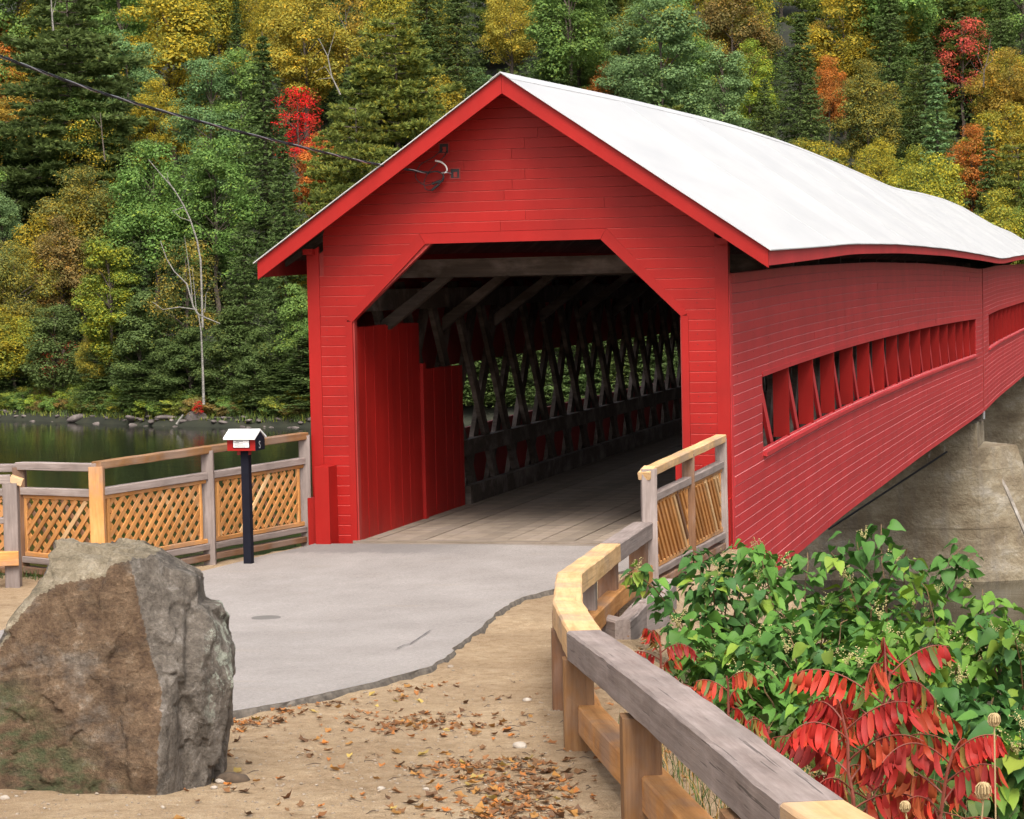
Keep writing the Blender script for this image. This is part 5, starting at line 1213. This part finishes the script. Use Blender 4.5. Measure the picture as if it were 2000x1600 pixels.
def place_tree(x, ytop, wpx, kind, col, label, group=None, Hs=None, alpha=None, name=None, depth=None):
    v = tr_.randrange(len(KIND[kind])); crown, trunk, w0, H0 = KIND[kind][v]
    d0 = ray(x, 620); d = np.array([d0[0], d0[1]]); d /= np.linalg.norm(d)
    # first guess of the distance from the size; then walk up the hill until the top stands at ytop
    best = None
    for t in np.arange(120, 330, 1.):
        P = CAM[:2]+d*t; g = float(hill(P[0], P[1]))
        if g < WATER_Z+1.2: continue
        s = wpx/FPX*t/w0; sz = s*(Hs or max(.75, min(1.25, 1/s**.35))); H = H0*sz; yy = px((P[0], P[1], g+H))[1]; e = abs(yy-ytop)
        if best is None or e < best[0]: best = (e, t, P, g, s, sz)
    e, t, P, g, s, sz = best
    if CUR[0]:
        for hx, hy, hw, ht, hk in HAND:
            if t < ht and abs(x-hx) < (wpx+hw)*.33 and ytop < hy+hw*(1.1 if hk in ('spruce', 'pine', 'aspen') else .75): return None
    else: HAND.append((x, ytop, wpx, t, kind))
    if e > 12:    # standing at the water's edge: shorten it instead
        for k in np.linspace(1, .2, 60):
            if px((P[0], P[1], g+H0*sz*k))[1] >= ytop: break
        sz *= k
    o = empty(name or {'maple': 'maple_tree', 'aspen': 'aspen_tree', 'sparse': 'birch_tree', 'spruce': 'spruce_tree', 'hemlock': 'hemlock_tree', 'cedar': 'cedar_tree', 'pine': 'pine_tree', 'bush': 'bank_shrub'}[kind], (P[0], P[1], g-.1), tr_.uniform(0, 6.28)); o.scale = (s, s, sz)
    tag(o, label, 'shrub' if kind == 'bush' else 'tree', group)
    a = link('crown', crown, o); f = tr_.uniform(.88, 1.14); c = COLR[col]; a.color = (c[0]*f*tr_.uniform(.93, 1.07), c[1]*f, c[2]*f, alpha if alpha is not None else {'dkgreen': .08, 'pine': .22, 'cedar': .12, 'green': .15, 'bluegreen': .10, 'olive': .45, 'lime': .3, 'yellowgreen': .4, 'brownolive': .4}.get(col, .2))
    link('trunk', trunk, o); return o
TREES = [
 (55, 25, 150, 'maple', 'yellow', 'bright yellow birch crown in the top left corner'), (150, -30, 290, 'pine', 'dkgreen', 'big dark white pine with layered boughs at the upper left', 1.),
 (345, -25, 250, 'maple', 'olive', 'broad olive yellow maple at the top left of centre'), (262, 55, 165, 'aspen', 'bluegreen', 'blue green poplar just right of the big dark pine'),
 (425, 105, 150, 'aspen', 'bluegreen', 'blue green poplar above the middle of the overhead cable'), (527, 60, 190, 'spruce', 'dkgreen', 'tall dark spruce with bare lower trunk left of the bridge gable', 1.05),
 (478, -15, 70, 'spruce', 'dkgreen', 'narrow dark spruce tip at the top edge beside the yellow maples'), (610, -20, 190, 'maple', 'yellow', 'bright yellow maple at the top edge left of the roof peak'), (690, -20, 150, 'sparse', 'gold', 'gold and orange birch at the top beside the yellow maple'),
 (592, 160, 125, 'sparse', 'red', 'brilliant red maple left of the roof peak'), (785, 40, 260, 'pine', 'pine', 'large yellow green white pine left of the roof peak', 1.), (705, 200, 210, 'pine', 'pine', 'lower white pine with yellow tips behind the left rake'),
 (905, -25, 170, 'hemlock', 'dkgreen', 'dark hemlock at the top edge right of the large pine'), (1010, -15, 120, 'maple', 'yellow', 'yellow maple peeping out behind the hemlock above the roof peak'), (1088, 8, 200, 'hemlock', 'cedar', 'rounded dark green hemlock directly above the roof ridge'),
 (935, 125, 70, 'bush', 'bluegreen', 'small blue green sapling just left of the roof peak', 2.2), (1192, 128, 105, 'maple', 'orange', 'small rust orange maple touching the white roof'),
 (1300, -25, 190, 'aspen', 'bluegreen', 'tall green aspen at the top above the white roof'), (1238, 30, 140, 'aspen', 'bluegreen', 'green aspen standing left in the aspen clump above the roof'), (1335, 50, 180, 'maple', 'green', 'green aspen with yellowing top in the middle of the clump'), (1420, 75, 130, 'aspen', 'bluegreen', 'right hand green aspen of the clump above the roof'),
 (1470, 85, 120, 'maple', 'lime', 'bright lime green young maple at the right of the aspen clump'), (1440, -20, 160, 'maple', 'rust', 'brownish orange maple at the top behind the aspen clump'), (1570, 25, 150, 'hemlock', 'dkgreen', 'dark hemlock on the hill between the aspens and the gold maple'),
 (1655, -15, 160, 'maple', 'olive', 'olive maple with golden leaves at the top right of centre'), (1605, 45, 80, 'maple', 'gold', 'small gold maple between dark hemlocks at the upper right'), (1590, 130, 120, 'spruce', 'dkgreen', 'dark spruce rising straight above the middle of the white roof'), (1625, 110, 80, 'maple', 'orange', 'little orange maple behind the dark spruce'),
 (1745, -40, 170, 'hemlock', 'dkgreen', 'dark hemlock at the top edge left of the red maple'), (1812, 60, 150, 'hemlock', 'dkgreen', 'dark hemlock under the red maple at the upper right'), (1885, 25, 125, 'sparse', 'coral', 'coral red maple at the upper right'), (1965, 100, 140, 'maple', 'gold', 'golden orange maple at the right edge'),
 (1835, 120, 150, 'spruce', 'bluegreen', 'bluish spruce on the right above the yellow shrubs'), (1960, -20, 130, 'hemlock', 'dkgreen', 'dark hemlock in the top right corner'), (1815, 305, 170, 'maple', 'yellowgreen', 'low yellow green maple at the dip of the white roof'), (1715, 272, 100, 'maple', 'olive', 'small olive maple touching the far part of the roof'), (1955, 375, 140, 'maple', 'yellowgreen', 'yellow green maple at the right edge just above the roof end'), (1935, 240, 110, 'spruce', 'dkgreen', 'dark spruce between the gold maple and the roof at the right'),
 (1700, 120, 130, 'maple', 'brownolive', 'dull brown green maple in the middle of the right hillside'), (1500, 150, 110, 'hemlock', 'dkgreen', 'dark hemlock right behind the lime green maple'),
 (45, 165, 130, 'maple', 'gold', 'orange gold maple at the left edge below the pine'), (172, 168, 140, 'aspen', 'green', 'green aspen hanging below the dark pine at the left'), (312, 158, 135, 'maple', 'olive', 'olive maple with orange tinge under the cable'), (322, 190, 55, 'bush', 'red', 'small red maple sprig on the cable line at the left', 2.),
 (60, 232, 160, 'cedar', 'dkgreen', 'dark cedar at the left edge under the gold maple'), (185, 222, 150, 'sparse', 'olive', 'thin olive birch with grey trunk on the left hillside'), (308, 285, 200, 'maple', 'green', 'big bright green maple in the middle of the left forest'), (165, 330, 180, 'maple', 'brownolive', 'olive brown maple left of the bright green maple'),
 (425, 255, 150, 'aspen', 'green', 'green aspen between the bright green maple and the spruce'), (8, 365, 90, 'aspen', 'bluegreen', 'blue green aspen cut by the left edge'), (215, 455, 150, 'aspen', 'lime', 'tall pale green aspen reaching down to the water'), (30, 478, 140, 'maple', 'brownolive', 'brown olive maple at the left edge above the river'), (120, 425, 130, 'maple', 'rust', 'rust brown maple beside the tall pale aspen'),
 (365, 458, 150, 'sparse', 'brownolive', 'thin olive brown birch above the cedars by the river'), (110, 646, 90, 'sparse', 'coral', 'small coral red maple over the river bank'), (192, 635, 95, 'maple', 'yellow', 'yellow green maple hanging over the river bank'), (25, 620, 150, 'maple', 'yellowgreen', 'yellow olive maple at the left edge by the water'),
 (275, 570, 130, 'cedar', 'cedar', 'dark cedar right of the tall pale aspen by the water'), (368, 640, 115, 'cedar', 'cedar', 'low dark cedar left of the white birch trunk'), (450, 600, 125, 'cedar', 'cedar', 'dark cedar right of the white birch trunk'), (582, 555, 100, 'cedar', 'green', 'dense green cedar touching the bridge corner'), (105, 590, 130, 'cedar', 'dkgreen', 'dark cedar behind the small coral maple'), (500, 640, 90, 'cedar', 'dkgreen', 'low dark cedar under the tall spruce'), (325, 660, 90, 'cedar', 'dkgreen', 'small dark cedar in the middle of the river bank'), (560, 250, 130, 'spruce', 'dkgreen', 'dark spruce behind the left end of the rake'), (650, 255, 110, 'pine', 'pine', 'small yellow tipped pine at the upper left of the rake'), (580, 470, 90, 'maple', 'olive', 'olive maple under the left eave'),
]
for a in TREES: place_tree(*a)
CUR[0] = True; USED = set()
# the rest of the wood: trees nothing tells apart, filling in between and behind
fillc = [('hemlock', 'dkgreen', 'dark hemlock among the crowded trees of the hillside', 'hemlocks filling the hillside'), ('spruce', 'dkgreen', 'dark spruce among the crowded trees of the hillside', 'spruces filling the hillside'), ('maple', 'olive', 'olive maple among the crowded trees of the hillside', 'olive maples filling the hillside'), ('maple', 'orange', 'orange maple among the crowded trees of the hillside', 'orange maples filling the hillside'), ('aspen', 'green', 'green aspen among the crowded trees of the hillside', 'aspens filling the hillside'), ('pine', 'pine', 'green pine among the crowded trees of the hillside', 'pines filling the hillside'), ('maple', 'yellowgreen', 'yellow green maple among the crowded trees of the hillside', 'yellow green maples filling the hillside')]
wts = [4., 2.4, 2.8, .35, 4.8, 3.4, .5]
for yy in range(-240, 660, 44):
    for xx in range(-200, 2260, 105):
        if xx > 1500 and yy > 430: continue
        if xx > 640 and yy > 330 and (yy//46) % 3: continue
        k = tr_.choices(fillc, wts)[0]
        if yy > 320: k = tr_.choices(fillc[:3]+[fillc[4]], (4, 3, 1.5, 1.5))[0]
        fx, fy, fw = xx+tr_.uniform(-60, 60)+(52 if (yy//46) % 2 else 0), yy+tr_.uniform(-20, 35), tr_.uniform(120, 185)
        kindname = k[2].split(' among')[0]; lab = None
        for h in sorted(TREES, key=lambda h: (h[0]-fx)**2+(h[1]-fy)**2)[:16]:
            dx, dy = fx-h[0], fy-h[1]; dr_ = 'upper left of' if dx < 0 and dy < 0 else 'upper right of' if dy < 0 else 'lower left of' if dx < 0 else 'lower right of'
            c_ = f'{kindname} {dr_} the {h[5]}'
            if c_ not in USED and len(c_.split()) <= 16: lab = c_; USED.add(c_); break
        if lab is None: lab = k[2]
        for _ in range(4):
            if place_tree(fx, fy, fw, k[0], k[1], lab, k[3], 1.): break
            fx += tr_.uniform(-45, 45); fy += tr_.uniform(-10, 45)
# white birch trunks and dead limbs
def limb_tree(label, paths, m=BIRCH, zd=166., name='birch_tree', cat='tree'):
    p0 = at_depth(*paths[0][0][0], zd); o = empty(name, tuple(p0)); tag(o, label, cat)
    for k, (pts, r0) in enumerate([(p, r_) for p, r_ in paths]):
        q = [Vector(at_depth(x, y, zd-.6*k))-Vector(p0) for x, y in pts]; mm = MB(); mm.tube(q, list(np.linspace(r0*.5, r0*.17, len(q))), 6); mm.build('trunk' if k == 0 else 'limb', m, o)
limb_tree('slim white birch trunk standing in the cedars by the river', [([(398, 790), (396, 720), (393, 650), (388, 615)], .20), ([(388, 615), (378, 600), (365, 555), (340, 530), (325, 505), (313, 470)], .14), ([(385, 605), (350, 600), (318, 605), (298, 590)], .10), ([(389, 615), (405, 622), (430, 632)], .13), ([(376, 590), (372, 545), (366, 500), (360, 460)], .07), ([(400, 610), (402, 575), (412, 555)], .06), ([(384, 612), (380, 570), (375, 520)], .06)], zd=163)
limb_tree('leaning white birch trunk bare above the bright green maple', [([(396, 640), (394, 570), (392, 510), (385, 470), (372, 430), (358, 400), (340, 370), (318, 345), (290, 312)], .17), ([(358, 405), (338, 412)], .09), ([(340, 372), (328, 352), (327, 336)], .07), ([(372, 432), (352, 425), (336, 411)], .07)], zd=173)
limb_tree('white birch limbs beside the brilliant red maple', [([(665, 185), (648, 150), (640, 110), (622, 75)], .16), ([(648, 150), (635, 130), (612, 142)], .09), ([(650, 152), (620, 155)], .07), ([(640, 112), (655, 60)], .08)], zd=205)
limb_tree('pale birch trunk at the top left edge of the forest', [([(104, 60), (101, 20), (99, -20)], .2), ([(102, 30), (110, 0)], .08)], zd=222)
limb_tree('grey bare young tree below the coral maple', [([(1921, 170), (1922, 140), (1930, 110), (1935, 75)], .14), ([(1922, 140), (1910, 110), (1908, 90)], .08), ([(1925, 130), (1938, 118), (1942, 95)], .07), ([(1922, 145), (1905, 135), (1895, 118)], .06)], BARK, 210)
limb_tree('grey trunk of the thin olive birch', [([(205, 315), (200, 270), (196, 220)], .13), ([(198, 250), (180, 225)], .06)], BARK, 185)
# far shore: rocks, a fallen branch and bank plants
ro = random.Random(3); RM = [stone(80+k, 1, .8, .62) for k in range(6)]
for m_ in RM: m_.materials.append(SHOREROCK); m_.name = 'shore_rock'
def stretch(x): return 'at the left end of the far shore' if x < 140 else 'below the tall pale aspen' if x < 300 else 'near the foot of the white birch' if x < 450 else 'beside the bridge corner'
for i in range(90):
    x = -40+i*7.4+ro.uniform(-3, 3);  ys_ = float(np.interp(x, (0, 300, 620), (822, 831, 836))); P = at_z(x, ys_, WATER_Z); sx = ro.uniform(.10, .34)*(1.8 if 130 < x < 330 and ro.random() < .3 else 1)
    o = link('shore_rock', RM[ro.randrange(6)]); Y = float(np.interp(P[0], SHX, SHY))+ro.uniform(-.8, 1.0); o.location = (P[0], Y, float(hill(P[0], Y))+.05); o.scale = (sx*1.4, sx, sx*ro.uniform(.5, .9)); o.rotation_euler = (ro.uniform(-.3, .3), ro.uniform(-.3, .3), ro.uniform(0, 6)); tag(o, f'dark waterline rock {stretch(x)}', 'rock', f'waterline rocks {stretch(x)}')
for k, (x, y, s, lab) in enumerate(((400, 815, .85, 'tall pale pointed rock on the far shore below the cedars'), (270, 826, .95, 'broad flat slab of rock on the far shore'), (175, 801, .6, 'pale rock on the grassy part of the far bank'))):
    me = stone(95+k, 1, .8, .7); me.materials.append(SHOREROCK); me.name = 'shore_rock'; P = at_z(x, y+14, WATER_Z); o = link('shore_rock', me); Y = float(np.interp(P[0], SHX, SHY))+(.7 if k < 2 else 4); o.location = (P[0], Y, float(hill(P[0], Y))+.1); o.scale = (s, s*.8, s*(.9, .3, .6)[k]); tag(o, lab, 'rock')
for i in range(95):
    x = -60+i*7.2+ro.uniform(-5, 5); P = at_z(x, 826, WATER_Z); dd = ro.choice((1.6, 3.2, 5.5)); Y = float(np.interp(P[0], SHX, SHY))+dd+ro.uniform(-.4, .6); c = ro.choice(('green', 'green', 'lime', 'cedar', 'olive', 'yellowgreen', 'rust'))
    crown, trunk, w0, H0 = KIND['bush'][i % 2]; o = empty('bank_shrub', (P[0], Y, float(hill(P[0], Y))-.1), ro.uniform(0, 6)); s = ro.uniform(.28, .5)+.05*dd; o.scale = (s*1.5, s*1.5, s); a = link('crown', crown, o); f = ro.uniform(.9, 1.3); cc = COLR[c]; a.color = (cc[0]*f, cc[1]*f, cc[2]*f, .2); link('stem', trunk, o)
    nm = {'green': 'green', 'lime': 'bright green', 'cedar': 'dark green', 'olive': 'olive', 'yellowgreen': 'yellow green', 'rust': 'rust brown'}[c]; tag(o, f'low {nm} bank shrub {stretch(x)}', 'shrub', f'{nm} shrubs {stretch(x)}')
P = at_z(355, 838, WATER_Z); Y = float(np.interp(P[0], SHX, SHY))+.3
o = empty('red_sprig', (P[0], Y, float(hill(P[0], Y)))); o.scale = (.14, .14, .12); tag(o, 'little red maple sprig at the waterline of the far shore', 'shrub'); a = link('crown', KIND['sparse'][0][0], o); a.color = (*COLR['red'], .0); link('stem', KIND['sparse'][0][1], o)
mm = MB(); mm.tube([at_depth(345, 829, 168), at_depth(352, 818, 168), at_depth(358, 810, 168)], [.10, .08, .05], 5); tag(mm.build('driftwood', BIRCH), 'bleached driftwood branch leaning on the far shore rocks', 'driftwood')

# low growth under the trees of the hill
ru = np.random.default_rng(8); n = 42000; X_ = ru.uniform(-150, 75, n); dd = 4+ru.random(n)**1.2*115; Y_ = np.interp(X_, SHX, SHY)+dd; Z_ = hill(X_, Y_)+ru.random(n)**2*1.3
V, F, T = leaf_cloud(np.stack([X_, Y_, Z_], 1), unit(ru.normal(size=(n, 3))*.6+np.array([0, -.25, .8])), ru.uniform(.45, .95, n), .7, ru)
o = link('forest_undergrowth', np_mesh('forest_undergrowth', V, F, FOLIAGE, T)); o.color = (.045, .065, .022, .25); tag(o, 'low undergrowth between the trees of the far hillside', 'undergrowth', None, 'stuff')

# grass along the far bank
pts = []
rg = random.Random(4)
for i in range(8000):
    x = rg.uniform(-95, -42); d_ = rg.uniform(.15, 5.); y = float(np.interp(x, SHX, SHY))+d_; pts.append((x, y, float(hill(x, y))-.02))
blades('far_bank_grass', pts, .25, .7, .03, .8, (.10, .15, .035, .3), 'rough green grass along the far river bank', 'grass')
